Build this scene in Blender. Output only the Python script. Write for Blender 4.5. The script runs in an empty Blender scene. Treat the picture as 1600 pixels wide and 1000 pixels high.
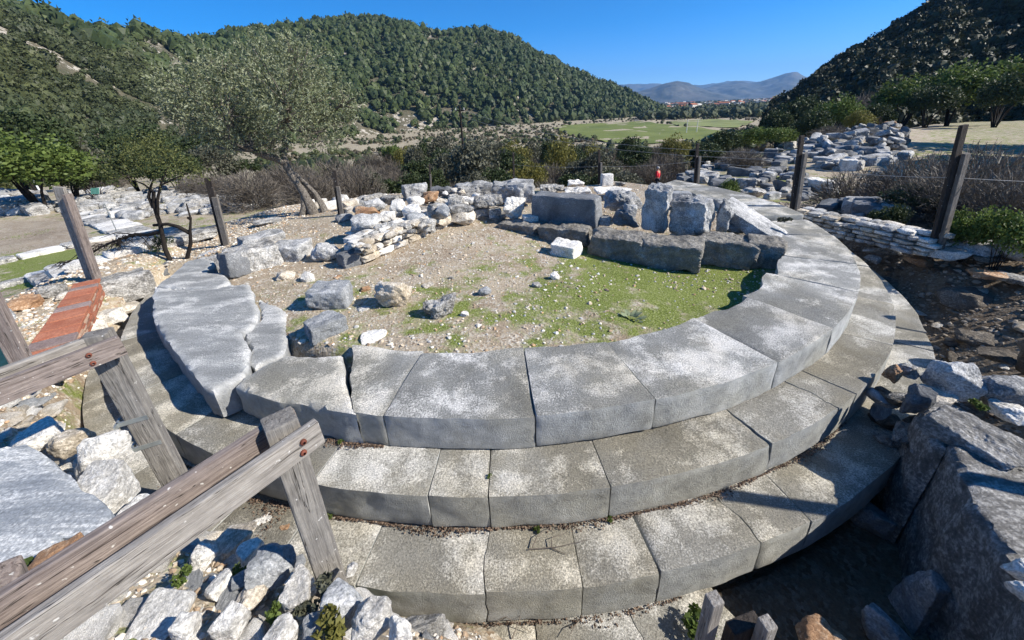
import bpy, bmesh, math, random
import numpy as np
from mathutils import Vector, Matrix, Euler, geometry
R = math.radians
sc = bpy.context.scene
col = sc.collection
# ------------------------------------------------------------------ camera
F_PX, PITCH, ROLL, PPY = 605.23, 0.38731, -0.04272, -85.9
CAMZ = 2.0
_cr, _sr = math.cos(ROLL), math.sin(ROLL)
_fw = np.array([0, math.cos(PITCH), -math.sin(PITCH)])
_up = np.array([0, math.sin(PITCH), math.cos(PITCH)])
_rt = np.array([1., 0, 0])
_Rt = _cr * _rt + _sr * _up
_Up = -_sr * _rt + _cr * _up
cd = bpy.data.cameras.new('camera')
cam = bpy.data.objects.new('camera', cd)
col.objects.link(cam)
cd.sensor_width = 36; cd.lens = F_PX / 1600 * 36; cd.shift_y = PPY / 1600
cd.clip_start = 0.05; cd.clip_end = 30000
m = Matrix.Identity(4)
for i in range(3):
    m[i][0] = _Rt[i]; m[i][1] = _Up[i]; m[i][2] = -_fw[i]
m[2][3] = CAMZ
cam.matrix_world = m
sc.camera = cam
# ------------------------------------------------------------------ light
SUN_AZ, SUN_EL = R(-12), R(36)          # azimuth from +X, counter-clockwise
w = bpy.data.worlds.new('World'); sc.world = w; w.use_nodes = True
nt = w.node_tree
bg = nt.nodes['Background']
sky = nt.nodes.new('ShaderNodeTexSky'); sky.sky_type = 'NISHITA'; sky.sun_disc = False
sky.sun_elevation = SUN_EL; sky.sun_rotation = math.pi / 2 - SUN_AZ
sky.air_density = .5; sky.dust_density = 0.0; sky.ozone_density = 3.2; sky.altitude = 0
hs = nt.nodes.new('ShaderNodeHueSaturation'); hs.inputs['Saturation'].default_value = 1.42
nt.links.new(sky.outputs[0], hs.inputs['Color']); nt.links.new(hs.outputs[0], bg.inputs[0])
bg.inputs[1].default_value = 0.125
sl = bpy.data.lights.new('sun', 'SUN'); sl.energy = 4.8; sl.angle = R(0.53); sl.color = (1, .94, .845)
so = bpy.data.objects.new('sun', sl); col.objects.link(so)
sd = Vector((math.cos(SUN_EL) * math.cos(SUN_AZ), math.cos(SUN_EL) * math.sin(SUN_AZ), math.sin(SUN_EL)))
so.rotation_euler = sd.to_track_quat('Z', 'Y').to_euler(); so.location = (0, 0, 50)
vs = sc.view_settings
vs.view_transform = 'Standard'; vs.look = 'None'; vs.gamma = 1; vs.exposure = 0.82
sc.cycles.use_adaptive_sampling = True
sc.cycles.max_bounces = 6; sc.cycles.transparent_max_bounces = 8
# ------------------------------------------------------------------ geometry helpers
C0 = np.array([-0.08, 7.43])
def ray(px, py):
    d = (px - 800) * _Rt + (500 + PPY - py) * _Up + F_PX * _fw
    return d / F_PX
def U(px, py, z=0.0):
    d = ray(px, py); t = (z - CAMZ) / d[2]
    return np.array([d[0] * t, d[1] * t, z])
def polar(p):
    return math.hypot(p[0] - C0[0], p[1] - C0[1]), math.atan2(p[1] - C0[1], p[0] - C0[0])
def depth(p):
    return float(np.dot(np.array(p) - np.array([0, 0, CAMZ]), _fw))
# vectorised value noise
def _h(ix, iy, iz, s):
    n = (ix * 374761393 + iy * 668265263 + iz * 1274126177 + s * 974711) & 0x7fffffff
    n = ((n ^ (n >> 13)) * 1274126177) & 0x7fffffff
    n = ((n ^ (n >> 15)) * 668265263) & 0x7fffffff
    return ((n >> 8) & 0xffff) / 32767.5 - 1.0
def vnoise(P, s=0):
    P = np.asarray(P, float)
    i = np.floor(P).astype(np.int64); f = P - i; f = f * f * (3 - 2 * f)
    x, y, z = i[:, 0], i[:, 1], i[:, 2]; fx, fy, fz = f[:, 0], f[:, 1], f[:, 2]
    r = 0
    for dx in (0, 1):
        wx = fx if dx else 1 - fx
        for dy in (0, 1):
            wy = fy if dy else 1 - fy
            for dz in (0, 1):
                wz = fz if dz else 1 - fz
                r = r + _h(x + dx, y + dy, z + dz, s) * wx * wy * wz
    return r
def fbm(P, scale=1.0, octv=4, s=0, rough=.5):
    P = np.asarray(P, float) * scale; r = 0; a = 1.0
    for o in range(octv):
        r = r + a * vnoise(P + o * 17.3, s + o * 7); P = P * 2.03; a *= rough
    return r
def P3(x, y, z=0):
    x = np.asarray(x, float).ravel(); y = np.asarray(y, float).ravel()
    return np.stack([x, y, np.full_like(x, z) if np.isscalar(z) else np.asarray(z).ravel()], 1)
def mesh_np(name, V, faces, mats, smooth=True, sharp=None, midx=None):
    """V (n,3); faces (m,3) or (m,4) int array or a list of such arrays"""
    if not isinstance(faces, list): faces = [faces]
    me = bpy.data.meshes.new(name)
    V = np.asarray(V, np.float32)
    loops = np.concatenate([np.asarray(f, np.int32).ravel() for f in faces])
    tot = np.concatenate([np.full(len(f), np.asarray(f).shape[1], np.int32) for f in faces])
    st = np.concatenate([[0], np.cumsum(tot)[:-1]]).astype(np.int32)
    me.vertices.add(len(V)); me.vertices.foreach_set('co', V.ravel())
    me.loops.add(len(loops)); me.loops.foreach_set('vertex_index', loops)
    me.polygons.add(len(tot)); me.polygons.foreach_set('loop_start', st); me.polygons.foreach_set('loop_total', tot)
    me.polygons.foreach_set('use_smooth', np.full(len(tot), smooth))
    if midx is not None: me.polygons.foreach_set('material_index', np.asarray(midx, np.int32))
    me.update(calc_edges=True); me.validate()
    for mm in (mats if isinstance(mats, (list, tuple)) else [mats]): me.materials.append(mm)
    if sharp: me.set_sharp_from_angle(angle=R(sharp))
    return me
def obj(name, me, parent=None, loc=None, rot=None):
    o = bpy.data.objects.new(name, me); col.objects.link(o)
    if parent is not None: o.parent = parent
    if loc is not None: o.location = loc
    if rot is not None: o.rotation_euler = rot
    return o
def thing(o, label, cat, group=None):
    o['label'] = label; o['category'] = cat
    if group: o['group'] = group
    return o
def struct(o): o['kind'] = 'structure'; return o
def stuff(o): o['kind'] = 'stuff'; return o
def empty(name, loc=(0, 0, 0)):
    o = bpy.data.objects.new(name, None); col.objects.link(o); o.location = loc; o.empty_display_size = .1; return o
class MB:
    """collects boxes and tubes with their own material index"""
    def __init__(s): s.v = []; s.f4 = []; s.m = []; s.n = 0
    def add(s, V, F, mi=0):
        s.v.append(np.asarray(V, float)); s.f4.append(np.asarray(F, int) + s.n); s.m += [mi] * len(F); s.n += len(V)
    def box(s, c, size, rot=None, mi=0, taper=0):
        x, y, z = [a / 2 for a in size]; t = 1 - taper
        V = np.array([(-x, -y, -z), (x, -y, -z), (x, y, -z), (-x, y, -z), (-x * t, -y * t, z), (x * t, -y * t, z), (x * t, y * t, z), (-x * t, y * t, z)])
        if rot is not None: V = V @ np.array(rot).T
        s.add(V + np.array(c), [(0, 3, 2, 1), (4, 5, 6, 7), (0, 1, 5, 4), (1, 2, 6, 5), (2, 3, 7, 6), (3, 0, 4, 7)], mi)
    def tube(s, pts, rad, n=6, mi=0):
        pts = np.asarray(pts, float); k = len(pts)
        rad = np.full(k, rad) if np.isscalar(rad) else np.asarray(rad, float)
        V = []; ref = np.array([.3, .2, 1.]) if abs(pts[-1][2] - pts[0][2]) < .9 * np.linalg.norm(pts[-1] - pts[0]) else np.array([1., .1, .2])
        for i in range(k):
            t = pts[min(i + 1, k - 1)] - pts[max(i - 1, 0)]; t = t / (np.linalg.norm(t) + 1e-9)
            a = np.cross(t, ref); a /= np.linalg.norm(a) + 1e-9; b = np.cross(t, a)
            for j in range(n):
                q = 2 * math.pi * j / n; V.append(pts[i] + rad[i] * (a * math.cos(q) + b * math.sin(q)))
        F = [(i * n + j, i * n + (j + 1) % n, (i + 1) * n + (j + 1) % n, (i + 1) * n + j) for i in range(k - 1) for j in range(n)]
        s.add(V, F, mi)
    def mesh(s, name, mats, smooth=False, sharp=None):
        return mesh_np(name, np.concatenate(s.v), np.concatenate(s.f4), mats, smooth, sharp, s.m)
# ------------------------------------------------------------------ materials
def newmat(name):
    mt = bpy.data.materials.new(name); mt.use_nodes = True
    n = mt.node_tree; b = n.nodes['Principled BSDF']; b.inputs['Roughness'].default_value = .85
    b.inputs['Specular IOR Level'].default_value = .25
    return mt, n, b
def N(n, t, **kw):
    x = n.nodes.new('ShaderNode' + t)
    for k, v in kw.items():
        if k in x.inputs: x.inputs[k].default_value = v
        else: setattr(x, k, v)
    return x
def ramp(n, src, stops, interp='LINEAR'):
    r = n.nodes.new('ShaderNodeValToRGB'); r.color_ramp.interpolation = interp
    e = r.color_ramp.elements
    while len(e) < len(stops): e.new(.5)
    for i, (p, c) in enumerate(stops):
        e[i].position = p; e[i].color = (*c, 1) if not np.isscalar(c) else (c, c, c, 1)
    n.links.new(src, r.inputs[0]); return r.outputs[0]
def mix(n, f, a, b, mode='MIX'):
    x = n.nodes.new('ShaderNodeMix'); x.data_type = 'RGBA'; x.blend_type = mode
    for s, v in ((x.inputs[0], f), (x.inputs[6], a), (x.inputs[7], b)):
        if hasattr(v, 'links'): n.links.new(v, s)
        elif np.isscalar(v): s.default_value = v if s.type == 'VALUE' else (v, v, v, 1)
        else: s.default_value = (*v, 1)
    return x.outputs[2]
def coords(n, world=False, rnd=True, scale=None):
    if world: src = N(n, 'NewGeometry').outputs['Position']
    else: src = N(n, 'TexCoord').outputs['Object']
    if rnd:
        oi = N(n, 'ObjectInfo'); a = N(n, 'VectorMath', operation='MULTIPLY_ADD')
        cmb = N(n, 'CombineXYZ')
        for i in range(3): n.links.new(oi.outputs['Random'], cmb.inputs[i])
        n.links.new(cmb.outputs[0], a.inputs[0]); a.inputs[1].default_value = (37, 91, 53); n.links.new(src, a.inputs[2]); src = a.outputs[0]
    if scale:
        mp = N(n, 'Mapping'); mp.inputs['Scale'].default_value = scale[:3]
        if len(scale) > 3: mp.inputs['Rotation'].default_value = scale[3]
        n.links.new(src, mp.inputs[0]); src = mp.outputs[0]
    return src
def noise(n, src, sc_, detail=8, rough=.6, dist=0.):
    x = N(n, 'TexNoise', Scale=sc_, Detail=detail, Roughness=rough, Distortion=dist)
    n.links.new(src, x.inputs['Vector']); return x.outputs[0]
def bump(n, b, hs_, strength=.6, dist=.02):
    """hs_: list of (height socket, weight)"""
    acc = None
    for h, wgt in hs_:
        mm = N(n, 'Math', operation='MULTIPLY_ADD'); n.links.new(h, mm.inputs[0]); mm.inputs[1].default_value = wgt
        if acc is not None: n.links.new(acc, mm.inputs[2])
        else: mm.inputs[2].default_value = 0
        acc = mm.outputs[0]
    bp = N(n, 'Bump', Strength=strength, Distance=dist); n.links.new(acc, bp.inputs['Height']); n.links.new(bp.outputs[0], b.inputs['Normal'])
def stone_mat(name, dark, mid, light, lich=.52, sc_=2.2, streak=None, bstr=.7, bdist=.02, stain=None, vary=.12, pits=0., sp=14., sides=None, cracks=0.):
    mt, n, b = newmat(name)
    v = coords(n, scale=streak) if streak else coords(n)
    v0 = coords(n)
    big = noise(n, v, sc_, 6, .6, .4); med = noise(n, v, sc_ * 5, 8, .72, .3); fine = noise(n, v0, sp * (6.5 if sides else 4.5), 6, .72)
    c = ramp(n, big, [(.3, dark), (.62, mid)])
    # white crust: broad patches broken up by a fine speckle
    s = N(n, 'Math', operation='MULTIPLY_ADD'); n.links.new(med, s.inputs[0]); s.inputs[1].default_value = .9
    pt = noise(n, v0, sc_ * 1.9, 3, .5, .8); kk = N(n, 'Math', operation='MULTIPLY_ADD'); n.links.new(pt, kk.inputs[0]); kk.inputs[1].default_value = 1.3 if sides else 0.; n.links.new(big, kk.inputs[2]); ks = N(n, 'Math', operation='SUBTRACT'); n.links.new(kk.outputs[0], ks.inputs[0]); ks.inputs[1].default_value = .65 if sides else 0.
    k = N(n, 'Math', operation='MULTIPLY_ADD'); n.links.new(fine, k.inputs[0]); k.inputs[1].default_value = .8; n.links.new(ks.outputs[0], k.inputs[2]); n.links.new(k.outputs[0], s.inputs[2])
    f = ramp(n, s.outputs[0], [(0, 0.), (1, 1.)])
    hi = N(n, 'MapRange'); hi.inputs[1].default_value = lich * 2.7 - .10; hi.inputs[2].default_value = lich * 2.7 + .22
    n.links.new(s.outputs[0], hi.inputs[0])
    c = mix(n, hi.outputs[0], c, light)
    c = mix(n, .8 if sides else .65, c, ramp(n, fine, [(.33, .38), (.67, 1.5)]), 'MULTIPLY')
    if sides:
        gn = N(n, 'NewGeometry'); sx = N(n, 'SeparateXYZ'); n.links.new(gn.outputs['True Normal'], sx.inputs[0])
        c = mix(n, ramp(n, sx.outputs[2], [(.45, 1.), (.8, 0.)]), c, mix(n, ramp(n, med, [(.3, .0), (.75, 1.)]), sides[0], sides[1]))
    if sides:
        gp = N(n, 'NewGeometry'); c = mix(n, mix(n, 1., ramp(n, gp.outputs['Pointiness'], [(.52, 0.), (.58, .6)]), ramp(n, med, [(.35, .3), (.6, 1.)]), 'MULTIPLY'), c, (.72, .71, .68))
    ck = None
    if cracks:
        vw = N(n, 'VectorMath', operation='MULTIPLY_ADD'); nzc = N(n, 'TexNoise', Scale=3., Detail=5.); n.links.new(v0, nzc.inputs['Vector']); n.links.new(nzc.outputs[1], vw.inputs[0]); vw.inputs[1].default_value = (.5, .5, .5); n.links.new(v0, vw.inputs[2])
        vc = N(n, 'TexVoronoi', Scale=cracks, feature='DISTANCE_TO_EDGE'); n.links.new(vw.outputs[0], vc.inputs['Vector'])
        ln_ = ramp(n, vc.outputs['Distance'], [(.0, 1.), (.005, 0.)]); mk_ = ramp(n, noise(n, v0, 1.7, 2, .5), [(.55, 0.), (.6, 1.)])
        ck = mix(n, 1., ln_, mk_, 'MULTIPLY'); c = mix(n, ck, c, (.03, .03, .028))
    if stain:
        sn = noise(n, v0, 1.1, 5, .6); c = mix(n, ramp(n, sn, [(.42, 0.), (.6, 1.)]), c, mix(n, 1., c, stain, 'MULTIPLY'))
    if vary:
        oi = N(n, 'ObjectInfo'); rr = N(n, 'MapRange'); rr.inputs[3].default_value = 1 - vary; rr.inputs[4].default_value = 1 + vary
        n.links.new(oi.outputs['Random'], rr.inputs[0]); hsv = N(n, 'HueSaturation'); n.links.new(rr.outputs[0], hsv.inputs['Value']); n.links.new(c, hsv.inputs['Color']); c = hsv.outputs[0]
    n.links.new(c, b.inputs['Base Color'])
    hl = [(med, .7), (fine, .45), (noise(n, v0, sp * 14, 3, .6), .2)] + ([(ck, -1.2)] if ck is not None else [])
    if pits:
        vo = N(n, 'TexVoronoi', Scale=sp); n.links.new(v0, vo.inputs['Vector']); hl.append((vo.outputs[0], pits))
    bump(n, b, hl, bstr, bdist)
    b.inputs['Roughness'].default_value = .8
    return mt
M = {}
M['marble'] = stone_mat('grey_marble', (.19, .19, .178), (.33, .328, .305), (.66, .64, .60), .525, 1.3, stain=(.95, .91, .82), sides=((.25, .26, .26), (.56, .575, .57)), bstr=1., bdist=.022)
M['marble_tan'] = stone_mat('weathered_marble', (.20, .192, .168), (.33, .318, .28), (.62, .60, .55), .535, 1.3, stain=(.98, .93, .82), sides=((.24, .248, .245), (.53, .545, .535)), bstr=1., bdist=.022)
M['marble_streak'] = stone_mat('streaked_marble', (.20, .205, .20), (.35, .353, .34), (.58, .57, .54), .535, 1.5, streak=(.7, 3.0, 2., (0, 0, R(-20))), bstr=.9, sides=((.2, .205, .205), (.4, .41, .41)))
M['block'] = stone_mat('grey_block_stone', (.15, .153, .155), (.34, .342, .335), (.62, .61, .59), .50, 2.4, bstr=.9, bdist=.03)
M['block_dark'] = stone_mat('dark_block_stone', (.09, .095, .10), (.21, .215, .22), (.50, .50, .49), .585, 2.4, bstr=.9, bdist=.03)
M['rough'] = stone_mat('rough_pitted_stone', (.17, .16, .145), (.37, .355, .32), (.66, .64, .60), .50, 4, bstr=1., bdist=.05, pits=.9, sp=11)
M['conglo'] = stone_mat('conglomerate_stone', (.16, .15, .13), (.33, .31, .275), (.54, .515, .47), .56, 5, bstr=1., bdist=.05, pits=.8, sp=16)
M['pale'] = stone_mat('pale_cream_stone', (.35, .315, .26), (.55, .51, .44), (.76, .73, .68), .50, 3, bstr=.9, bdist=.03, stain=(1, .91, .78))
M['ochre'] = stone_mat('ochre_stone', (.22, .12, .065), (.45, .27, .15), (.62, .50, .37), .55, 5, bstr=.8, bdist=.03)
M['white'] = stone_mat('white_stone', (.42, .40, .365), (.66, .63, .57), (.85, .82, .76), .48, 3, bstr=.9, bdist=.03)
M['bluegrey'] = stone_mat('bluegrey_stone', (.2, .21, .217), (.37, .38, .385), (.6, .6, .6), .55, 2.5, streak=(1, 4, 1.5, (.3, 0, .4)), bstr=.8, bdist=.03)
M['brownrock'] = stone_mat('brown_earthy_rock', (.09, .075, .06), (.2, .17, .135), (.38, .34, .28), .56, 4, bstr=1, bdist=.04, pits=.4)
def wood_mat(name, dark, light, sc_=(2, 30, 30)):
    mt, n, b = newmat(name)
    v = coords(n, scale=sc_); g = noise(n, v, 3, 8, .65, .6); f = noise(n, coords(n), 18, 4, .6)
    c = ramp(n, g, [(.3, dark), (.7, light)])
    spk = noise(n, coords(n), 45, 2, .5); c = mix(n, ramp(n, spk, [(.70, 0.), (.74, 1.)]), c, (.6, .58, .54))
    c = mix(n, .4, c, ramp(n, f, [(.3, .55), (.7, 1.3)]), 'MULTIPLY')
    n.links.new(c, b.inputs['Base Color']); sp2 = noise(n, coords(n, scale=tuple(k * .6 for k in sc_)), 3, 3, .5, .3); spl = ramp(n, sp2, [(.60, 0.), (.615, 1.), (.63, 0.)]); n.links.new(mix(n, spl, c, (.03, .025, .02)), b.inputs['Base Color']); bump(n, b, [(g, 1.), (f, .3), (spl, -.8)], .8, .009)
    return mt
M['wood_grey'] = wood_mat('grey_weathered_wood', (.13, .115, .10), (.36, .335, .30))
M['wood_brown'] = wood_mat('brown_weathered_wood', (.10, .068, .055), (.27, .205, .175))
M['wood_dark'] = wood_mat('dark_weathered_wood', (.02, .017, .015), (.075, .06, .05), (25, 25, 2))
M['wood_post'] = wood_mat('grey_brown_post_wood', (.10, .09, .08), (.25, .225, .195), (25, 25, 2))
def plain(name, c, rough=.6, metal=0., var=.25):
    mt, n, b = newmat(name); f = noise(n, coords(n), 12, 5, .6)
    n.links.new(mix(n, 1., c, ramp(n, f, [(.3, 1 - var), (.7, 1 + var)]), 'MULTIPLY'), b.inputs['Base Color'])
    b.inputs['Roughness'].default_value = rough; b.inputs['Metallic'].default_value = metal; return mt
M['rust'] = plain('rusty_bolt', (.16, .05, .03), .7)
M['steel'] = plain('galvanised_steel', (.32, .34, .33), .5, .6)
M['teal'] = plain('teal_panel', (.10, .27, .22), .6)
M['white_paint'] = plain('white_paint', (.7, .7, .68), .5)
M['wire'] = plain('fence_wire', (.35, .34, .32), .5, .5)
M['bark'] = stone_mat('olive_bark', (.07, .058, .045), (.2, .175, .145), (.36, .33, .29), .54, 9, streak=(6, 6, 1), bstr=1, bdist=.03)
M['bark_dark'] = plain('dark_bark', (.022, .018, .015), .9)
M['bark_grey'] = plain('grey_twigs', (.16, .135, .11), .9)
M['skin'] = plain('skin', (.45, .26, .18), .6, 0, .08)
M['red_cloth'] = plain('red_shirt_cloth', (.62, .035, .05), .8, 0, .12)
M['dark_cloth'] = plain('dark_trouser_cloth', (.03, .035, .05), .85, 0, .12)
M['hair'] = plain('grey_hair', (.42, .41, .39), .8, 0, .2)
M['roof'] = plain('roof_tile', (.34, .13, .07), .8)
M['wallw'] = plain('whitewashed_wall', (.6, .57, .5), .8)
def leaf_mat(name, dark, light, back=None, trans=.25, rough=.55, macro=None):
    mt, n, b = newmat(name)
    g = N(n, 'NewGeometry'); c = ramp(n, g.outputs['Random Per Island'], [(0, dark), (1, light)])
    f = noise(n, coords(n, rnd=False), .9, 3, .6); c = mix(n, .6, c, ramp(n, f, [(.35, .6), (.65, 1.4)]), 'MULTIPLY')
    if macro:
        mc = noise(n, coords(n, world=True, rnd=False), macro, 5, .6); c = mix(n, ramp(n, mc, [(.42, 0.), (.6, 1.)]), c, mix(n, 1., c, (1.22, 1.12, 1.0), 'MULTIPLY'))
    if back: c = mix(n, g.outputs['Backfacing'], c, back)
    n.links.new(c, b.inputs['Base Color']); b.inputs['Roughness'].default_value = rough
    tr = N(n, 'BsdfTranslucent'); n.links.new(c, tr.inputs[0]); ms = N(n, 'MixShader'); ms.inputs[0].default_value = trans
    out = n.nodes['Material Output']
    n.links.new(b.outputs[0], ms.inputs[1]); n.links.new(tr.outputs[0], ms.inputs[2]); n.links.new(ms.outputs[0], out.inputs[0])
    return mt
M['olive_leaf'] = leaf_mat('olive_leaf', (.07, .085, .036), (.19, .21, .105), (.25, .27, .17), .15)
M['green_leaf'] = leaf_mat('green_leaf', (.07, .105, .022), (.165, .22, .055), None, .3)
M['dark_leaf'] = leaf_mat('dark_green_leaf', (.03, .045, .018), (.07, .095, .035), None, .2)
M['yellow_leaf'] = leaf_mat('yellow_green_leaf', (.12, .12, .03), (.24, .22, .06), None, .3)
M['grey_leaf'] = leaf_mat('grey_green_leaf', (.07, .075, .05), (.15, .15, .105), None, .2)
M['twig_leaf'] = leaf_mat('dry_twig_haze', (.09, .075, .06), (.19, .165, .135), None, .1)
M['grass'] = leaf_mat('grass_blade', (.09, .14, .016), (.21, .30, .045), None, .35)
M['litter'] = leaf_mat('dry_leaf_litter', (.06, .035, .022), (.30, .215, .155), None, .1)
M['pine'] = leaf_mat('pine_foliage', (.028, .044, .016), (.072, .098, .034), None, .1, .55, .02)
M['scrub'] = leaf_mat('valley_scrub', (.07, .06, .035), (.15, .125, .08), None, .1)
M['scrub_dark'] = leaf_mat('hillside_scrub', (.03, .041, .018), (.074, .09, .038), None, .1, .55, .025)
# gravel: many tiny stones, one colour each
def gravel_mat():
    mt, n, b = newmat('gravel_stone'); g = N(n, 'NewGeometry')
    c = ramp(n, g.outputs['Random Per Island'], [(0, (.34, .25, .17)), (.2, (.52, .43, .32)), (.5, (.46, .45, .42)), (.65, (.68, .62, .52)), (.86, (.52, .34, .20)), (.92, (.76, .74, .70))], 'CONSTANT')
    f = noise(n, coords(n, rnd=False), 30, 4, .6); c = mix(n, 1, c, ramp(n, f, [(.3, .7), (.7, 1.25)]), 'MULTIPLY')
    n.links.new(c, b.inputs['Base Color']); bump(n, b, [(f, 1)], .5, .01); return mt
M['gravel'] = gravel_mat()
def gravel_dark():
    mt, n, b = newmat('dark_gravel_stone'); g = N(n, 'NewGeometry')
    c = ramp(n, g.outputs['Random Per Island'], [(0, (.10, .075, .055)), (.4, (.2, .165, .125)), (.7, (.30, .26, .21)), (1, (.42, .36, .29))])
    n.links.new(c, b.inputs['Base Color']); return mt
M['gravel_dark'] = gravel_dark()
# ------------------------------------------------------------------ ground height
RK = np.array([6.0, 6.35, 6.8, 7.6, 9, 12, 18, 30, 60, 150, 300, 5000])
HT = [(-180, [-.25, -.15, -.15, -.3, -1.0, -1.5, -1.8, -2.2, -3, -8, -14, -20]),
      (-160, [-.3, -.12, -.12, -.3, -1.0, -1.5, -1.8, -2.2, -3, -8, -14, -20]),
      (-140, [-.8, -.08, -.05, -.1, -.6, -1.5, -1.8, -2.2, -3, -6, -8, -20]),
      (-125, [-1.0, -.02, .03, .1, 0, -.8, -1.6, -2.2, -3, -6, -8, -20]),
      (-110, [-1.0, .08, .17, .25, .3, -.3, -1, -2, -3, -6, -8, -20]),
      (-100, [-1.0, -.05, .2, .35, .4, 0, -1, -2, -3, -6, -8, -20]),
      (-94, [-1.0, -.45, .1, .35, .4, .2, -1, -2, -3, -6, -8, -20]),
      (-88, [-1.0, -1.05, .0, .35, .4, .2, -1, -2, -3, -6, -8, -20]),
      (-78, [-1.1, -1.15, -.7, .3, .3, .2, -1, -2, -3, -6, -8, -20]),
      (-70, [-1.15, -1.15, -1.1, .1, .2, .0, -1, -2, -3, -6, -8, -20]),
      (-60, [-1.15, -1.15, -.9, -.05, .1, -.2, -1, -2, -3, -6, -8, -20]),
      (-45, [-1.1, -1.05, -.75, -.35, 0, -.3, -1, -2, -3, -6, -8, -20]),
      (-30, [-1.05, -1.0, -.75, -.35, -.15, -.35, -1, -1.6, -2, -4, -8, -20]),
      (-15, [-1.0, -.9, -.55, -.25, -.15, -.5, -1.0, -1.4, -1.8, -2, -8, -20]),
      (0, [-.9, -.75, -.38, -.25, -.35, -1.1, -1.5, -1.7, -1.9, -2, -8, -20]),
      (20, [-.8, -.5, -.42, -.6, -1.3, -1.7, -1.8, -1.6, -1.6, -2, -14, -20]),
      (38, [-1.0, -1.15, -1.4, -1.75, -2.1, -2.2, -2.15, -2.1, -2.2, -5, -15, -20]),
      (53, [-.9, -1.1, -1.4, -1.8, -2.15, -2.25, -2.25, -2.6, -5, -13, -15, -20]),
      (66, [-1.0, -1.2, -1.5, -2.0, -2.5, -3.0, -3.8, -5.5, -8.5, -14, -15, -20]),
      (90, [-1.2, -1.4, -1.7, -2.2, -2.8, -3.4, -4.4, -6, -9, -14, -15, -20]),
      (118, [-.9, -1.1, -1.3, -1.7, -2.2, -2.7, -3.4, -4.6, -7, -13, -15, -20]),
      (133, [-.5, -.6, -.8, -1.05, -1.35, -1.6, -1.8, -2.4, -5, -13, -15, -20]),
      (160, [-.1, -.15, -.3, -.6, -1.1, -1.5, -1.7, -2.0, -3, -10, -15, -20]),
      (180, [-.25, -.15, -.15, -.3, -1.0, -1.5, -1.7, -2.0, -2.8, -8, -14, -20])]
TH = np.array([h[0] for h in HT], float); TV = np.array([h[1] for h in HT], float)
def gauss(x, y, cx, cy, s): return np.exp(-((x - cx) ** 2 + (y - cy) ** 2) / (2 * s * s))
def H(x, y):
    x = np.atleast_1d(np.asarray(x, float)); y = np.atleast_1d(np.asarray(y, float))
    dx, dy = x - C0[0], y - C0[1]; r = np.hypot(dx, dy); th = np.degrees(np.arctan2(dy, dx))
    i = np.clip(np.searchsorted(TH, th) - 1, 0, len(TH) - 2); ft = (th - TH[i]) / (TH[i + 1] - TH[i]); ft = np.clip(ft, 0, 1); ft = ft * ft * (3 - 2 * ft)
    j = np.clip(np.searchsorted(RK, r) - 1, 0, len(RK) - 2); fr = np.clip((r - RK[j]) / (RK[j + 1] - RK[j]), 0, 1)
    a = TV[i, j] * (1 - fr) + TV[i, j + 1] * fr; b = TV[i + 1, j] * (1 - fr) + TV[i + 1, j + 1] * fr
    out = a * (1 - ft) + b * ft
    out = out + .9 * gauss(x, y, 25, 29, 4.5) + 1.0 * gauss(x, y, 35, 38, 4)
    # inside the ring
    zi = -.07 - .17 * gauss(x, y, 3.2, 4.6, 1.2) - .12 * gauss(x, y, 1.5, 6.0, 1.2) + .16 * gauss(x, y, -2.7, 8.0, 1.2) + .05 * gauss(x, y, -.8, 6.8, .8) + .04 * gauss(x, y, -1, 3.2, .8)
    bk = np.clip((y - 10.5) / 1.6, 0, 1); zi = zi - 1.15 * bk * bk * (3 - 2 * bk) * np.clip((3.0 - x) / 1.5, 0, 1) * np.clip((x + 4.5) / 1.2, 0, 1)
    # under the steps the earth drops away (only where the steps show)
    stepzone = (th > -168) & (th < 36)
    k = np.clip((r - 4.62) / .25, 0, 1)
    zs = zi * (1 - k) + (-1.25) * k
    zo = zi * np.clip((6.0 - r) / 1.2, 0, 1) + out * (1 - np.clip((6.0 - r) / 1.2, 0, 1))
    z_in = np.where(stepzone, zs, zo)
    return np.where(r < 6.0, z_in, out)
def Hn(x, y):
    x = np.atleast_1d(np.asarray(x, float)); y = np.atleast_1d(np.asarray(y, float)); h = H(x, y)
    r = np.hypot(x - C0[0], y - C0[1]); amp = np.clip(.012 + (r - 5) * .015, .014, .05)
    n1 = fbm(P3(x, y), 2.2, 4, 3); n2 = fbm(P3(x, y), .12, 3, 5) * np.clip((r - 70) / 60, 0, 1.2)
    return h + n1 * amp * .7 + n2 * .5
def G(px, py):
    """where the line of sight through a pixel meets the ground"""
    d = ray(px, py); t0 = .4; pz = None
    t = .4
    while t < 900:
        x, y, z = d[0] * t, d[1] * t, CAMZ + d[2] * t
        if z < H(x, y)[0]:
            lo, hi = t0, t
            for _ in range(14):
                mid = (lo + hi) / 2
                if CAMZ + d[2] * mid < H(d[0] * mid, d[1] * mid)[0]: hi = mid
                else: lo = mid
            return np.array([d[0] * hi, d[1] * hi, CAMZ + d[2] * hi])
        t0 = t; t *= 1.012; t += .01
    return np.array([d[0] * 900, d[1] * 900, -15])
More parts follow.
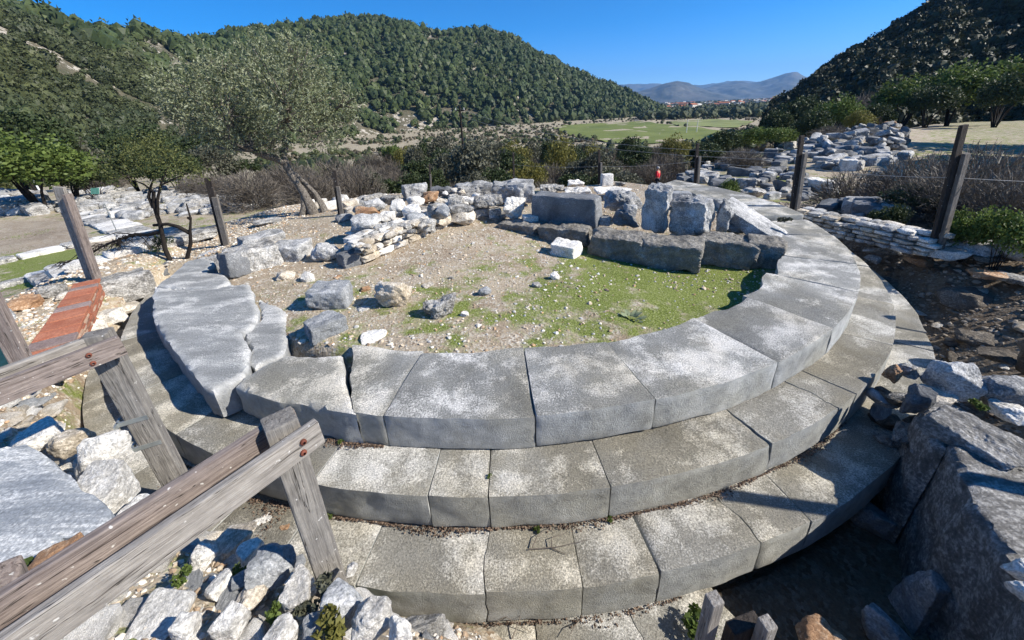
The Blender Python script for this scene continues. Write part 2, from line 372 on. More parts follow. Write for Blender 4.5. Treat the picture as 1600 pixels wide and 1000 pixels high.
# ------------------------------------------------------------------ ground mesh
def ground_mat():
    mt, n, b = newmat('earth_and_grass')
    v = coords(n, world=True, rnd=False)
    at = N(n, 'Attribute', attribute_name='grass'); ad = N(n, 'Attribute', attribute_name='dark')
    big = noise(n, v, .8, 5, .6); med = noise(n, v, 7, 6, .7); fine = noise(n, v, 60, 5, .7)
    vo = N(n, 'TexVoronoi', Scale=38.); n.links.new(v, vo.inputs['Vector'])
    earth = ramp(n, big, [(.35, (.27, .205, .14)), (.6, (.44, .37, .27))])
    peb = ramp(n, vo.outputs['Color'], [(.2, (.24, .17, .11)), (.5, (.42, .36, .28)), (.8, (.60, .56, .48))])
    earth = mix(n, ramp(n, med, [(.42, 0.), (.58, .8)]), earth, peb)
    grass = ramp(n, fine, [(.3, (.075, .10, .015)), (.52, (.17, .21, .04)), (.72, (.40, .38, .24))])
    s = N(n, 'Math', operation='MULTIPLY_ADD'); n.links.new(noise(n, v, 2.6, 7, .68), s.inputs[0]); s.inputs[1].default_value = 2.2; n.links.new(at.outputs['Fac'], s.inputs[2])
    s2 = N(n, 'Math', operation='MULTIPLY_ADD'); n.links.new(fine, s2.inputs[0]); s2.inputs[1].default_value = .5; n.links.new(s.outputs[0], s2.inputs[2])
    gm = N(n, 'MapRange'); gm.inputs[1].default_value = 1.72; gm.inputs[2].default_value = 1.98; n.links.new(s2.outputs[0], gm.inputs[0])
    c = mix(n, gm.outputs[0], earth, grass)
    c = mix(n, ad.outputs['Fac'], c, mix(n, 1., c, (.32, .28, .24), 'MULTIPLY'))  # dark: painted shade in the pit, brown earth in the courtyard
    c = mix(n, .6, c, ramp(n, fine, [(.3, .55), (.7, 1.35)]), 'MULTIPLY')
    n.links.new(c, b.inputs['Base Color']); b.inputs['Roughness'].default_value = .95
    bump(n, b, [(med, .5), (fine, .4), (vo.outputs[0], .3)], .8, .03)
    return mt
def polygon_mask(x, y, poly):
    inside = np.zeros(len(x), bool); k = len(poly)
    for i in range(k):
        x1, y1 = poly[i][:2]; x2, y2 = poly[(i + 1) % k][:2]
        c = ((y1 > y) != (y2 > y)) & (x < (x2 - x1) * (y - y1) / (y2 - y1 + 1e-12) + x1); inside ^= c
    return inside
rr = np.concatenate([np.arange(.02, 9.5, .055), 9.5 * 1.035 ** np.arange(0, 62), 9.5 * 1.035 ** 62 * 1.13 ** np.arange(1, 43)])
na = 640
aa = np.linspace(-math.pi, math.pi, na, endpoint=False)
RR, AA = np.meshgrid(rr, aa, indexing='ij')
gx = (C0[0] + RR * np.cos(AA)).ravel(); gy = (C0[1] + RR * np.sin(AA)).ravel(); gz = Hn(gx, gy)
ii, jj = np.meshgrid(np.arange(len(rr) - 1), np.arange(na), indexing='ij')
ii = ii.ravel(); jj = jj.ravel(); j2 = (jj + 1) % na
quads = np.stack([ii * na + jj, (ii + 1) * na + jj, (ii + 1) * na + j2, ii * na + j2], 1)
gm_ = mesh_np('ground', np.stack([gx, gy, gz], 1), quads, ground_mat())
gr = np.hypot(gx - C0[0], gy - C0[1]); gth = np.degrees(np.arctan2(gy - C0[1], gx - C0[0]))
grass = np.full(len(gx), .23)
grass[gr > 9] = .33
inn = gr < 5
grass[inn] = (.17 + .55 * gauss(gx, gy, 2.6, 4.6, 1.1) + .35 * gauss(gx, gy, 1.3, 4.9, 1.2) + .30 * gauss(gx, gy, -.9, 3.7, .6) + .2 * gauss(gx, gy, .8, 3.4, .7) + .2 * gauss(gx, gy, -2.4, 4.2, .6))[inn]
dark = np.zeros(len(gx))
pit = (gth > -85) & (gth < 10) & (gr > 5.2) & (gr < 8.5); dark[pit] = .8; grass[pit] = -.1  # earth of pit and bank coloured darker, shade painted in where shadows fall short
p1 = [G(*q)[:2] for q in ((0, 392), (130, 388), (240, 380), (250, 396), (140, 415), (0, 446))]
p2 = [G(*q)[:2] for q in ((0, 345), (110, 345), (140, 365), (100, 382), (0, 400))]
p3 = [G(*q)[:2] for q in ((140, 325), (180, 330), (260, 375), (225, 372))]
mk = polygon_mask(gx, gy, p1); grass[mk] = .8
mk = polygon_mask(gx, gy, p3); grass[mk] = .7
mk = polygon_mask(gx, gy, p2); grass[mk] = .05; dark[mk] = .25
ter = (gth > 3) & (gth < 52) & (gr > 12) & (gr < 150); grass[ter] = .44
path = [G(*q)[:2] for q in ((1240, 262), (1420, 200), (1450, 175), (1590, 150), (1600, 170), (1500, 185), (1420, 240), (1400, 300), (1330, 290))]
mk = polygon_mask(gx, gy, path); grass[mk] = .26
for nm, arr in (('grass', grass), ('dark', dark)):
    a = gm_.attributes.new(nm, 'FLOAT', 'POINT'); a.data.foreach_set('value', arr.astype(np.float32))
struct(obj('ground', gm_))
# ------------------------------------------------------------------ dressed blocks of the round platform
def ang(px, py, z):
    return polar(U(px, py, z))[1]
def ann_block(name, z, th, r0, r1, aL, aR, seed, chip=.022, jL=0, jR=0, r0n=.05, tilt=0., world=True):
    """aL/aR = (angle at inner edge, angle at outer edge), counter-clockwise"""
    rm = (r0 + r1) / 2
    Lu = abs((aR[0] + aR[1]) / 2 - (aL[0] + aL[1]) / 2) * r1; Lv = r1 - r0; Lw = th
    nu, nv, nw = max(6, int(Lu / .03)), max(6, int(Lv / .03)), max(5, int(th / .028))
    pts = []; faces = []; base = 0
    def sheet(fix, val, n1, n2, flip):
        nonlocal base
        a, b = np.meshgrid(np.linspace(0, 1, n1 + 1), np.linspace(0, 1, n2 + 1), indexing='ij')
        P = np.zeros((a.size, 3)); o = [k for k in range(3) if k != fix]
        P[:, o[0]] = a.ravel(); P[:, o[1]] = b.ravel(); P[:, fix] = val
        i, j = np.meshgrid(np.arange(n1), np.arange(n2), indexing='ij'); i = i.ravel(); j = j.ravel(); q = n2 + 1
        f = np.stack([i * q + j, (i + 1) * q + j, (i + 1) * q + j + 1, i * q + j + 1], 1)
        if flip: f = f[:, ::-1]
        pts.append(P); faces.append(f + base); base += len(P)
    sheet(2, 1, nu, nv, False); sheet(2, 0, nu, nv, True)
    sheet(1, 1, nu, nw, True); sheet(1, 0, nu, nw, False)
    sheet(0, 0, nv, nw, True); sheet(0, 1, nv, nw, False)
    P = np.concatenate(pts); L = np.array([Lu, Lv, Lw]); X = (P - .5) * L
    # weathered, chipped arrises
    cn = fbm(X + seed * 3.1, 5, 3, seed); cn2 = fbm(X + seed * 1.7, 1.6, 2, seed + 9)
    rad = np.clip(.004 + chip * .2 * (cn + .5) + chip * np.clip(cn2 - .3, 0, 1) * 1.6, .003, .08)
    h = L / 2; inner = np.clip(X, -(h - rad[:, None]), h - rad[:, None]); d = X - inner; ln = np.linalg.norm(d, axis=1)
    k = ln > 1e-9; X[k] = inner[k] + d[k] / ln[k][:, None] * rad[k][:, None]
    Q = X / L + .5
    v = Q[:, 1]; u = Q[:, 0]
    jag = lambda s, amt: .7 * amt * fbm(np.stack([v * 3 + s, X[:, 2] * 2, v * 0 + s], 1), 1.6, 3, s) / r1
    gap = .002 / r1
    a0 = aL[0] * (1 - v) + aL[1] * v + gap + (jag(jL, .05) if jL else 0)
    a1 = aR[0] * (1 - v) + aR[1] * v - gap + (jag(jR, .05) if jR else 0)
    a = a0 * (1 - u) + a1 * u
    rin = r0 + r0n * fbm(P3(a * 9 + seed, a * 0), 1., 3, seed + 2)
    r = rin * (1 - v) + r1 * v
    W = np.stack([C0[0] + r * np.cos(a), C0[1] + r * np.sin(a), z - th + Q[:, 2] * th], 1)
    W[:, 2] += .006 * fbm(W, 2.4, 4, seed) + tilt * (u - .5)
    r2 = .006 * fbm(W, 5, 4, seed + 4)
    W[:, 0] += r2 * np.cos(a); W[:, 1] += r2 * np.sin(a)
    return mesh_np(name, W, np.concatenate(faces), M['marble'], True, 38)
def course(parent, nm, label, z, th, r0, r1, joints, mat, seed, jagged=(), gaps=(), r0n=.03, chip=.022, r0s=None):
    for i in range(len(joints) - 1):
        if i in gaps: continue
        rn = random.Random(seed * 31 + i)
        me = ann_block(nm, z + rn.uniform(-.006, .006), th, (r0s or {}).get(i, r0), r1, joints[i], joints[i + 1], seed * 50 + i, chip,
                       (seed * 9 + i) if i in jagged else 0, (seed * 9 + i + 1) if i + 1 in jagged else 0, r0n, rn.uniform(-.008, .008))
        me.materials.clear(); me.materials.append(mat)
        obj(nm, me, parent)
def fromto(lst, z):
    return [(ang(*a, z), ang(*b, z)) for a, b in lst]
plat = empty('round_platform', (0, 0, 0))
thing(plat, 'round grey marble platform of concentric steps curving around the stony floor', 'platform')
# (inner px, outer px) of each joint, from left to right
J1 = fromto([((530, 552), (553, 643)), ((663, 545), (599, 647)), ((818, 538), (836, 648)), ((952, 540), (1023, 622)), ((1092, 500), (1218, 566)), ((1180, 468), (1306, 514))], 0)
J1 += fromto([((1228, 433), (1340, 456)), ((1227, 400), (1338, 412)), ((1213, 367), (1296, 367))], 0)
a_end = J1[-1]
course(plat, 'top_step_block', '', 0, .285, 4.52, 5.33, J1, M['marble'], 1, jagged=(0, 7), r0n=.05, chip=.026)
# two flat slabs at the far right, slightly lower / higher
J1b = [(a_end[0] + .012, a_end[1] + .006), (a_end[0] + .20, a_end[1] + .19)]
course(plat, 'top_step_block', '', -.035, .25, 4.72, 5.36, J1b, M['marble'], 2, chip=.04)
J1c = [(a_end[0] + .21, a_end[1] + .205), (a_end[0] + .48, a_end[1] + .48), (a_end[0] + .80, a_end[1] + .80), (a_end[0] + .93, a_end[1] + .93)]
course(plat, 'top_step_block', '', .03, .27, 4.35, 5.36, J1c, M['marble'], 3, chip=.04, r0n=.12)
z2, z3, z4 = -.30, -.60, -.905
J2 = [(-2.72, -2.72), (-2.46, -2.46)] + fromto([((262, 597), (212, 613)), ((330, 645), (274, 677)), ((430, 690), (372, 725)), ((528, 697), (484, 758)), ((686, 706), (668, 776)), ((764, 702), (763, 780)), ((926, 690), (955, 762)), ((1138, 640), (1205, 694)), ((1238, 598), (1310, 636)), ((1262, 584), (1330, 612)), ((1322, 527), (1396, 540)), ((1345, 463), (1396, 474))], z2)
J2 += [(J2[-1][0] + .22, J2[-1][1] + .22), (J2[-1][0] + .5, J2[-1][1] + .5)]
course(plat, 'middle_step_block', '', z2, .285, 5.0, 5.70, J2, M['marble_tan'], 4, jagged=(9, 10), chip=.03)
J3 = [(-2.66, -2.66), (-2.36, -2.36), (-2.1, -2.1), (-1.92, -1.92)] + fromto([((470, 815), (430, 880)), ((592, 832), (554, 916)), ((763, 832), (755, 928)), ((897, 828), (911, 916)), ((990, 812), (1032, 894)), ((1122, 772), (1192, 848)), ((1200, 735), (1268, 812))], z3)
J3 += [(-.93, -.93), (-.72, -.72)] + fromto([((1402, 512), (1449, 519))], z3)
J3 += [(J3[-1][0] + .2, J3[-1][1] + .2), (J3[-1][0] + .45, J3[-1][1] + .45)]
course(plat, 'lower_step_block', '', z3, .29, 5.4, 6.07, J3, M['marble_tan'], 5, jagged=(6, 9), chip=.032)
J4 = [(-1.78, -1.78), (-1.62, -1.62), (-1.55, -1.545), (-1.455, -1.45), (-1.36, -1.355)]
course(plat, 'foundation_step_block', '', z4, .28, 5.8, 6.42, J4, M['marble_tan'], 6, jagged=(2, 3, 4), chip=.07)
# ------------------------------------------------------------------ irregular slabs traced on the ground, with thickness
def densify(poly, step, jit, seed):
    out = []; k = len(poly)
    for i in range(k):
        a = np.array(poly[i][:2], float); b = np.array(poly[(i + 1) % k][:2], float); n = max(1, int(np.linalg.norm(b - a) / step))
        for j in range(n): out.append(a + (b - a) * j / n)
    out = np.array(out)
    nx = fbm(P3(out[:, 0], out[:, 1]), 6, 3, seed); ny = fbm(P3(out[:, 0], out[:, 1]), 6, 3, seed + 5)
    return out + jit * np.stack([nx, ny], 1)
def slab_mesh(name, poly, z, th, seed, mat, jit=.015, step=.035, rnd=.02, tilt=(0, 0), bow=.008, under=0.0):
    B = densify(poly, step, jit, seed); n = len(B)
    area = sum(B[i][0] * B[(i + 1) % n][1] - B[(i + 1) % n][0] * B[i][1] for i in range(n))
    if area < 0: B = B[::-1].copy()
    cx, cy = B.mean(0)
    xs = np.arange(B[:, 0].min(), B[:, 0].max(), step * 1.2); ys = np.arange(B[:, 1].min(), B[:, 1].max(), step * 1.2)
    gxx, gyy = np.meshgrid(xs, ys); g = np.stack([gxx.ravel(), gyy.ravel()], 1)
    g = g + (np.random.RandomState(seed).rand(*g.shape) - .5) * step * .5
    ins = polygon_mask(g[:, 0], g[:, 1], B); g = g[ins]
    dd = np.min(np.linalg.norm(g[:, None, :] - B[None, :, :], axis=2), axis=1) if len(g) else np.zeros(0)
    g = g[dd > step * .5]
    pts = [Vector(p) for p in B] + [Vector(p) for p in g]
    V, E_, Fc, *_ = geometry.delaunay_2d_cdt(pts, [(i, (i + 1) % n) for i in range(n)], [], 1, 1e-6)
    V2 = np.array([v[:] for v in V]); T = np.array([f for f in Fc if len(f) == 3])
    d = np.min(np.linalg.norm(V2[:, None, :] - B[None, :, :], axis=2), axis=1)
    rd = rnd * (1 + .8 * fbm(P3(V2[:, 0], V2[:, 1]), 4, 2, seed + 8))
    rd = np.clip(rd, .004, .2); k = np.clip(d / rd, 0, 1)
    zt = z - rd * (1 - np.sqrt(1 - (1 - k) ** 2 * .98)) + bow * fbm(P3(V2[:, 0], V2[:, 1]), 2.5, 4, seed + 1)
    zt = zt + tilt[0] * (V2[:, 0] - cx) + tilt[1] * (V2[:, 1] - cy)
    top = np.stack([V2[:, 0], V2[:, 1], zt], 1)
    # order of boundary vertices in the output
    bi = []
    for p in B:
        bi.append(int(np.argmin(np.abs(V2 - p).sum(1))))
    nl = max(3, int(th / .035)); rows = [np.array(bi)]; allv = [top]; cnt = len(top)
    cc = np.array([cx, cy])
    for l in range(1, nl + 1):
        f = l / nl; q = top[bi].copy(); q[:, 2] = q[:, 2] * (1 - f) + (z - th) * f
        dirn = q[:, :2] - cc; dirn /= np.linalg.norm(dirn, axis=1)[:, None] + 1e-9
        ns = fbm(q, 7, 3, seed + 3)
        q[:, :2] += dirn * (ns * .018 + .008 - under * f)[:, None]
        allv.append(q); rows.append(np.arange(cnt, cnt + n)); cnt += n
    F4 = []
    for l in range(nl):
        a, b = rows[l], rows[l + 1]
        F4.append(np.stack([a, b, np.roll(b, -1), np.roll(a, -1)], 1))
    return mesh_np(name, np.concatenate(allv), [T, np.concatenate(F4)], mat, True, 40)
def slab_px(name, px, z, th, seed, mat, label, cat='slab', group=None, parent=None, **kw):
    poly = [U(x, y, z)[:2] for x, y in px]; c = np.mean(poly, 0)
    me = slab_mesh(name, [p - c for p in poly], 0, th, seed, mat, **kw)
    o = obj(name, me, parent, (c[0], c[1], z))
    if parent is None: thing(o, label, cat, group)
    return o
S = M['marble_streak']
# front-left end piece of the top step
slab_px('broken_step_block', [(366, 600), (382, 612), (430, 624), (480, 632), (540, 641), (556, 643), (551, 622), (540, 602), (534, 578), (533, 553), (505, 556), (478, 555), (450, 555), (420, 566), (395, 579), (377, 590)], 0, .285, 21, M['marble'],
        'broken ragged-ended grey marble block beside the wooden front post, end of the top step', 'marble block', jit=.02, rnd=.03, under=-.0)
slab_px('marble_slab', [(243, 446), (238, 462), (237, 478), (240, 498), (250, 518), (272, 545), (298, 578), (318, 604), (332, 608), (357, 599), (380, 587), (386, 570), (390, 545), (380, 530), (376, 518), (392, 512), (404, 498), (401, 480), (396, 462), (389, 443), (366, 444), (340, 450), (300, 452), (270, 450)], .0, .285, 22, S,
        'largest streaked grey marble slab, fan shaped, at the left end of the top step', 'slab', jit=.012, rnd=.022)
slab_px('marble_slab', [(394, 545), (386, 562), (398, 572), (420, 562), (446, 552), (447, 520), (449, 498), (444, 486), (428, 475), (404, 464), (401, 468), (405, 482), (407, 499), (394, 514), (380, 520), (384, 530)], -.045, .22, 23, S,
        'cracked smaller marble piece broken off the inner edge of the fan shaped slab', 'slab', jit=.018, rnd=.028)
slab_px('marble_slab', [(266, 431), (252, 441), (247, 447), (272, 449), (300, 451), (340, 449), (358, 442), (356, 434), (344, 426), (322, 424), (296, 428)], .01, .26, 24, S,
        'narrow grey slab between the fan shaped slab and the farthest left slab', 'slab', jit=.012)
slab_px('marble_slab', [(290, 409), (276, 420), (266, 430), (296, 427), (321, 423), (330, 417), (333, 408), (320, 403), (304, 405)], .02, .26, 25, S,
        'farthest left grey slab of the top step, beside the leaning dark blocks', 'slab', jit=.012)
# ------------------------------------------------------------------ rocks
_ico = {}
def ico(n):
    if n not in _ico:
        bm = bmesh.new(); bmesh.ops.create_icosphere(bm, subdivisions=n, radius=1)
        _ico[n] = (np.array([v.co[:] for v in bm.verts]), np.array([[v.index for v in f.verts] for f in bm.faces])); bm.free()
    return _ico[n]
def rock_v(seed, size, kind='rock', sub=4, rough=1.):
    """chiselled polyhedron: base centre at the origin, size = full extents"""
    D, F = ico(sub); rs = np.random.RandomState(seed)
    nx = [(1, 0, 0), (-1, 0, 0), (0, 1, 0), (0, -1, 0), (0, 0, 1), (0, 0, -1)]
    n = np.array(nx, float); j = {'block': .05, 'ashlar': .02, 'rock': .28, 'flat': .15}[kind]
    n += rs.normal(0, j, n.shape); h = np.ones(6) * (1 + rs.uniform(-.1, .1, 6) * (kind != 'ashlar'))
    k = {'block': 5, 'ashlar': 2, 'rock': 11, 'flat': 8}[kind]
    ex = rs.normal(0, 1, (k, 3));
    if kind == 'flat': ex[:, 2] *= .4
    ex /= np.linalg.norm(ex, axis=1)[:, None]
    eh = {'block': rs.uniform(1.22, 1.5, k), 'ashlar': rs.uniform(1.42, 1.6, k), 'rock': rs.uniform(.88, 1.2, k), 'flat': rs.uniform(.95, 1.2, k)}[kind]
    n /= np.linalg.norm(n, axis=1)[:, None]; n = np.concatenate([n, ex]); h = np.concatenate([h, eh])
    dn = D @ n.T; q = np.where(dn > .02, h[None] / np.maximum(dn, .02), 1e3)
    p = 26.; r = (np.sum(q ** -p, axis=1)) ** (-1 / p)
    V = D * r[:, None]; mx = V.max(0); mn = V.min(0); V = (V - (mx + mn) / 2) / (mx - mn)
    V = V * np.array(size); s = float(np.mean(size)); nrm = D
    am = {'block': .05, 'ashlar': .02, 'rock': .06, 'flat': .04}[kind] * s * rough
    V = V + nrm * (fbm(V / s + seed * 1.37, 3.2, 5, seed, .55) * am)[:, None]
    V[:, 2] += size[2] / 2
    return V, F
def rock_mesh(name, seed, size, mat, kind='rock', sub=4, rough=1.):
    V, F = rock_v(seed, size, kind, sub, rough); return mesh_np(name, V, F, mat, True, 32)
_sd = [100]
def rock_px(name, label, box, mat, kind='block', z=None, yaw=0, dep=.8, tilt=(0, 0), cat='stone block', group=None, sub=None, hscale=1., rough=1., sink=.03, hpx=None, seed=None, parent=None):
    """a stone whose picture fills box=(x0,y0,x1,y1); z: height it stands at (default the ground)"""
    x0, y0, x1, y1 = box; _sd[0] += 1; sd_ = seed or _sd[0]
    # front foot at the lower edge
    pb = G((x0 + x1) / 2, y1) if z is None else U((x0 + x1) / 2, y1, z)
    dd = depth(pb); w_ = (x1 - x0) / F_PX * dd
    ph = math.atan2(CAMZ - pb[2], math.hypot(pb[0], pb[1]))
    d_ = w_ * dep
    ext = (y1 - y0) / F_PX * dd / math.cos(max(0, ph - .2) * .5)      # apparent height
    h_ = max(.25 * ext, (ext - d_ * math.sin(ph)) / max(.35, math.cos(ph))) * hscale
    vd = np.array([pb[0], pb[1]]); vd /= np.linalg.norm(vd)
    yaw_r = R(yaw) + math.atan2(-vd[0], vd[1])
    dwn = d_ * abs(math.cos(R(yaw))) + w_ * abs(math.sin(R(yaw)))
    wd = w_ / (abs(math.cos(R(yaw))) + dep * abs(math.sin(R(yaw))))
    loc = (pb[0] + vd[0] * d_ * .5, pb[1] + vd[1] * d_ * .5, pb[2] - sink)
    sub = sub or (5 if (x1 - x0) > 45 else 4)
    me = rock_mesh(name, sd_, (wd, wd * dep, h_ + sink), mat, kind, sub, rough)
    o = obj(name, me, parent, loc, (R(tilt[0]), R(tilt[1]), yaw_r))
    if parent is None: thing(o, label, cat, group)
    return o
b = M
g_in = 'loose stones on the floor inside the ring'
rock_px('stone_block', 'grey squared block with a notched corner lying on the stony floor', (486, 434, 560, 486), b['bluegrey'], 'block', yaw=-28, dep=.75, group=g_in)
rock_px('stone_block', 'grey squared block nearest to the front inner edge, lit top, below the notched block', (481, 485, 547, 531), b['bluegrey'], 'block', yaw=18, dep=.7, group=g_in)
rock_px('stone_block', 'pale pitted rock with a dark left face in the middle of the floor', (584, 438, 651, 485), b['pale'], 'rock', yaw=-20, dep=.7, hscale=1.4, rough=1.5, group=g_in)
rock_px('rock', 'brown and white weathered rock right of the pale pitted rock', (660, 462, 719, 499), b['rough'], 'rock', yaw=10, dep=.7, hscale=1.5, rough=1.5, cat='rock', group=g_in)
rock_px('flat_stone', 'flat smooth white slab touching the inner edge of the front step', (562, 509, 610, 537), b['white'], 'flat', yaw=5, dep=.9, cat='stone', group=g_in, hscale=.5)
rock_px('stone_block', 'bright white-grey block lying alone in front of the conglomerate row', (857, 370, 911, 404), b['white'], 'block', yaw=-24, dep=.75, group=g_in)
for bx, lb, mt_ in (((857, 423, 877, 439), 'small bluish white stone on the grass right of the floor centre', 'white'), ((746, 445, 769, 463), 'small grey pointed stone at the floor centre', 'bluegrey'),
               ((718, 484, 735, 496), 'small white pebble beside the brown and white rock', 'white'), ((470, 421, 498, 441), 'flat pale grey stone above the notched block', 'white'),
               ((434, 418, 464, 438), 'small cream stone near the left blocks', 'pale'), ((655, 438, 684, 450), 'small flat white stone above the brown and white rock', 'pale'),
               ((556, 476, 584, 488), 'thin white flake left of the pale pitted rock', 'white'), ((563, 445, 580, 456), 'small ochre stone left of the pale pitted rock', 'ochre'),
               ((700, 430, 712, 437), 'tiny grey stone behind the small pointed stone', 'rough'), ((830, 438, 850, 450), 'low pale stone left of the bluish white stone', 'rough'), ((520, 428, 540, 436), 'small ochre stone behind the notched block', 'ochre')):
    rock_px('small_stone', lb, bx, b[mt_], 'rock', yaw=random.Random(bx[0]).uniform(-40, 40), dep=.8, cat='stone', group=g_in)
g_l = 'large blocks at the left rim of the floor'
rock_px('stone_block', 'dark blue-grey split block leaning at the left rim, front of the pair', (350, 394, 392, 437), b['block_dark'], 'block', yaw=25, dep=.7, tilt=(-8, 12), group=g_l, hscale=1.1)
rock_px('stone_block', 'grey rough block wedged behind the dark split block', (328, 386, 368, 428), b['block'], 'block', yaw=-18, dep=.8, tilt=(5, -14), group=g_l)
rock_px('stone_block', 'big pale pitted block at the left rim, tallest of its group', (362, 374, 441, 425), b['rough'], 'block', yaw=8, dep=.75, group=g_l)
rock_px('stone_block', 'flat grey block at the back of the left rim group', (376, 360, 448, 384), b['block'], 'block', yaw=14, dep=.6, group=g_l)
rock_px('stone_block', 'grey block with a dark hollow front, right of the pale pitted block', (426, 368, 494, 412), b['block'], 'block', yaw=-30, dep=.9, group=g_l)
rock_px('stone_block', 'wedge shaped grey block at the left end of the rubble wall', (487, 371, 546, 412), b['block'], 'rock', yaw=-15, dep=.8, group=g_l)
rock_px('stone_block', 'small dark rounded block at the foot of the rubble wall left end', (530, 388, 568, 419), b['block_dark'], 'block', yaw=20, dep=.8, group=g_l)
# ------------------------------------------------------------------ inner row of conglomerate blocks
g_f = 'conglomerate foundation blocks in a row'
fr = [((745, 341, 776, 360), 'leftmost half buried block of the conglomerate row'), ((774, 344, 840, 375), 'second conglomerate block from the left, half buried'), ((838, 350, 917, 386), 'third conglomerate block, behind the bright white block'),
      ((912, 361, 1001, 406), 'fourth conglomerate block, right of the bright white block'), ((988, 369, 1086, 418), 'rounded lighter conglomerate block standing forward of the row'), ((1086, 371, 1173, 415), 'conglomerate block under the tilted slab'), ((1173, 376, 1217, 420), 'darkest rightmost conglomerate block beside the top step')]
for i, (bx, lb) in enumerate(fr):
    x0, y0, x1, y1 = bx; a = U(x0, y1 - (y1 - y0) * .0, -.22); c = U(x1, y1, -.22)
    ax = U(x0, y1, -.24)[:2]; cx_ = U(x1, y1, -.24)[:2]
    base = U((x0 + x1) / 2, y1, -.24)[:2]
    dirv = np.array([.875, -.485]); nrmv = np.array([.485, .875])
    wdt = abs(np.dot(cx_ - ax, dirv)) * (.80 if i < 4 else .97)
    wdt = [.55, .85, .92, .93, .95, .85, .5][i]
    hh = [.22, .25, .28, .31, .33, .32, .34][i]
    o = obj('foundation_block', rock_mesh('foundation_block', 300 + i, (wdt, .55, hh + .08), M['conglo'], 'block', 5, 1.2), None, (base[0] + nrmv[0] * .24, base[1] + nrmv[1] * .24, -.27 + (0 if i < 4 else -.02)), (0, 0, math.atan2(-.485, .875)))
    thing(o, lb, 'foundation block', g_f)
# ------------------------------------------------------------------ blocks standing behind that row
g_b = 'large marble blocks of the inner wall'
bz = .02
bk = [((630, 285, 670, 311), 'block', 'block', 'white topped block at the far left end of the back row', 10, .8, (0, 0), bz + .05),
      ((672, 290, 716, 308), 'block', 'block_dark', 'low dark broken block between two pale topped blocks at the back left', -10, .6, (0, 0), bz + .03),
      ((711, 282, 772, 308), 'block', 'block', 'long block with a flat white top in the back row', 6, .55, (0, 0), bz),
      ((767, 278, 839, 317), 'block', 'block', 'big block with crusty white upper edge, highest at the back left', -8, .55, (0, 2), bz),
      ((740, 303, 786, 323), 'block', 'rough', 'brownish flat topped stone resting on a small stone stack', 5, .7, (0, 0), .23),
      ((782, 306, 826, 345), 'rock', 'white', 'pale pointed boulder left of the longest dark slab', 15, .7, (0, 0), bz),
      ((826, 299, 942, 352), 'ashlar', 'block_dark', 'longest smooth upright slab with a dark face in the middle of the back row', -22, .32, (0, 0), bz),
      ((936, 292, 1004, 334), 'rock', 'block', 'cracked rough grey boulder left of the tall upright block', 10, .8, (0, 6), .08),
      ((955, 325, 1000, 358), 'rock', 'block_dark', 'rounded grey stone under the cracked boulder', 0, .7, (0, 0), bz - .05),
      ((999, 288, 1043, 364), 'block', 'block', 'tallest upright block with a broken white top corner', -26, .55, (0, 3), bz - .05),
      ((1044, 305, 1112, 371), 'block', 'block', 'wide upright block with deeply weathered white edge', -24, .6, (3, -3), bz - .05),
      ((1110, 310, 1134, 369), 'rock', 'block', 'narrow upright weathered stone between wide upright block and tilted slab', -10, .9, (0, 5), bz - .05),
      ((1042, 297, 1080, 322), 'ashlar', 'bluegrey', 'smooth pale blue-grey block lying behind the two upright blocks', 20, .6, (0, 0), .0),
      ((815, 333, 842, 349), 'ashlar', 'white', 'pair-high small white brick-like stone at the foot of the longest dark slab', 8, .8, (0, 0), bz),
      ((924, 337, 954, 353), 'ashlar', 'block', 'small grey block at the right foot of the longest dark slab', -5, .7, (0, 0), bz),
      ((972, 318, 994, 338), 'block', 'bluegrey', 'small bluish stone wedged left of the tallest upright block', 15, .8, (0, 8), .15),
      ((1075, 352, 1102, 372), 'rock', 'rough', 'small pale chip at the foot of the wide upright block', 15, .8, (0, 8), -.02),
      ((1125, 346, 1160, 368), 'rock', 'block_dark', 'dark stone propping the tilted slab', 15, .8, (0, 8), -.02),
      ((744, 323, 766, 340), 'ashlar', 'block', 'small squared stone, left of the low stack', 0, .8, (0, 0), .0),
      ((763, 323, 784, 342), 'ashlar', 'rough', 'small squared stone, right of the low stack', 6, .8, (0, 0), .0),
      ((733, 302, 752, 322), 'rock', 'white', 'leaning pale triangular stone before the long flat topped block', 6, .8, (0, 20), .14),
      ((842, 287, 882, 300), 'block', 'rough', 'low rough block right behind the big crusty block', 6, .8, (0, 0), .0),
      ((876, 291, 926, 304), 'block', 'white', 'low bright slab behind the longest dark slab', 12, .9, (0, 0), .1),
      ((886, 279, 914, 294), 'rock', 'white', 'pointed pale stone behind the low bright slab', 6, .8, (0, 0), .0),
      ((926, 291, 990, 303), 'flat', 'white', 'wide flat pale slab behind the cracked boulder', 6, .8, (0, 0), .1),
      ((937, 270, 958, 293), 'ashlar', 'white', 'small upright white block beside the paired far posts', 16, .8, (0, 0), -.1),
      ((866, 290, 884, 298), 'rock', 'rough', 'small round brownish stone on the back row', 6, .8, (0, 0), .1),
      ((960, 283, 978, 293), 'rock', 'rough', 'small buff stone right of the upright white block', 6, .8, (0, 0), -.1)]
for bx, kd, mt_, lb, yw, dp, tl, zz in bk:
    rock_px('stone_block', lb, bx, b[mt_], kd, z=zz, yaw=yw, dep=dp, tilt=tl, group=g_b, sink=.01, sub=5 if bx[2] - bx[0] > 38 else 4, rough=1.7 if kd != 'ashlar' else 1.4)
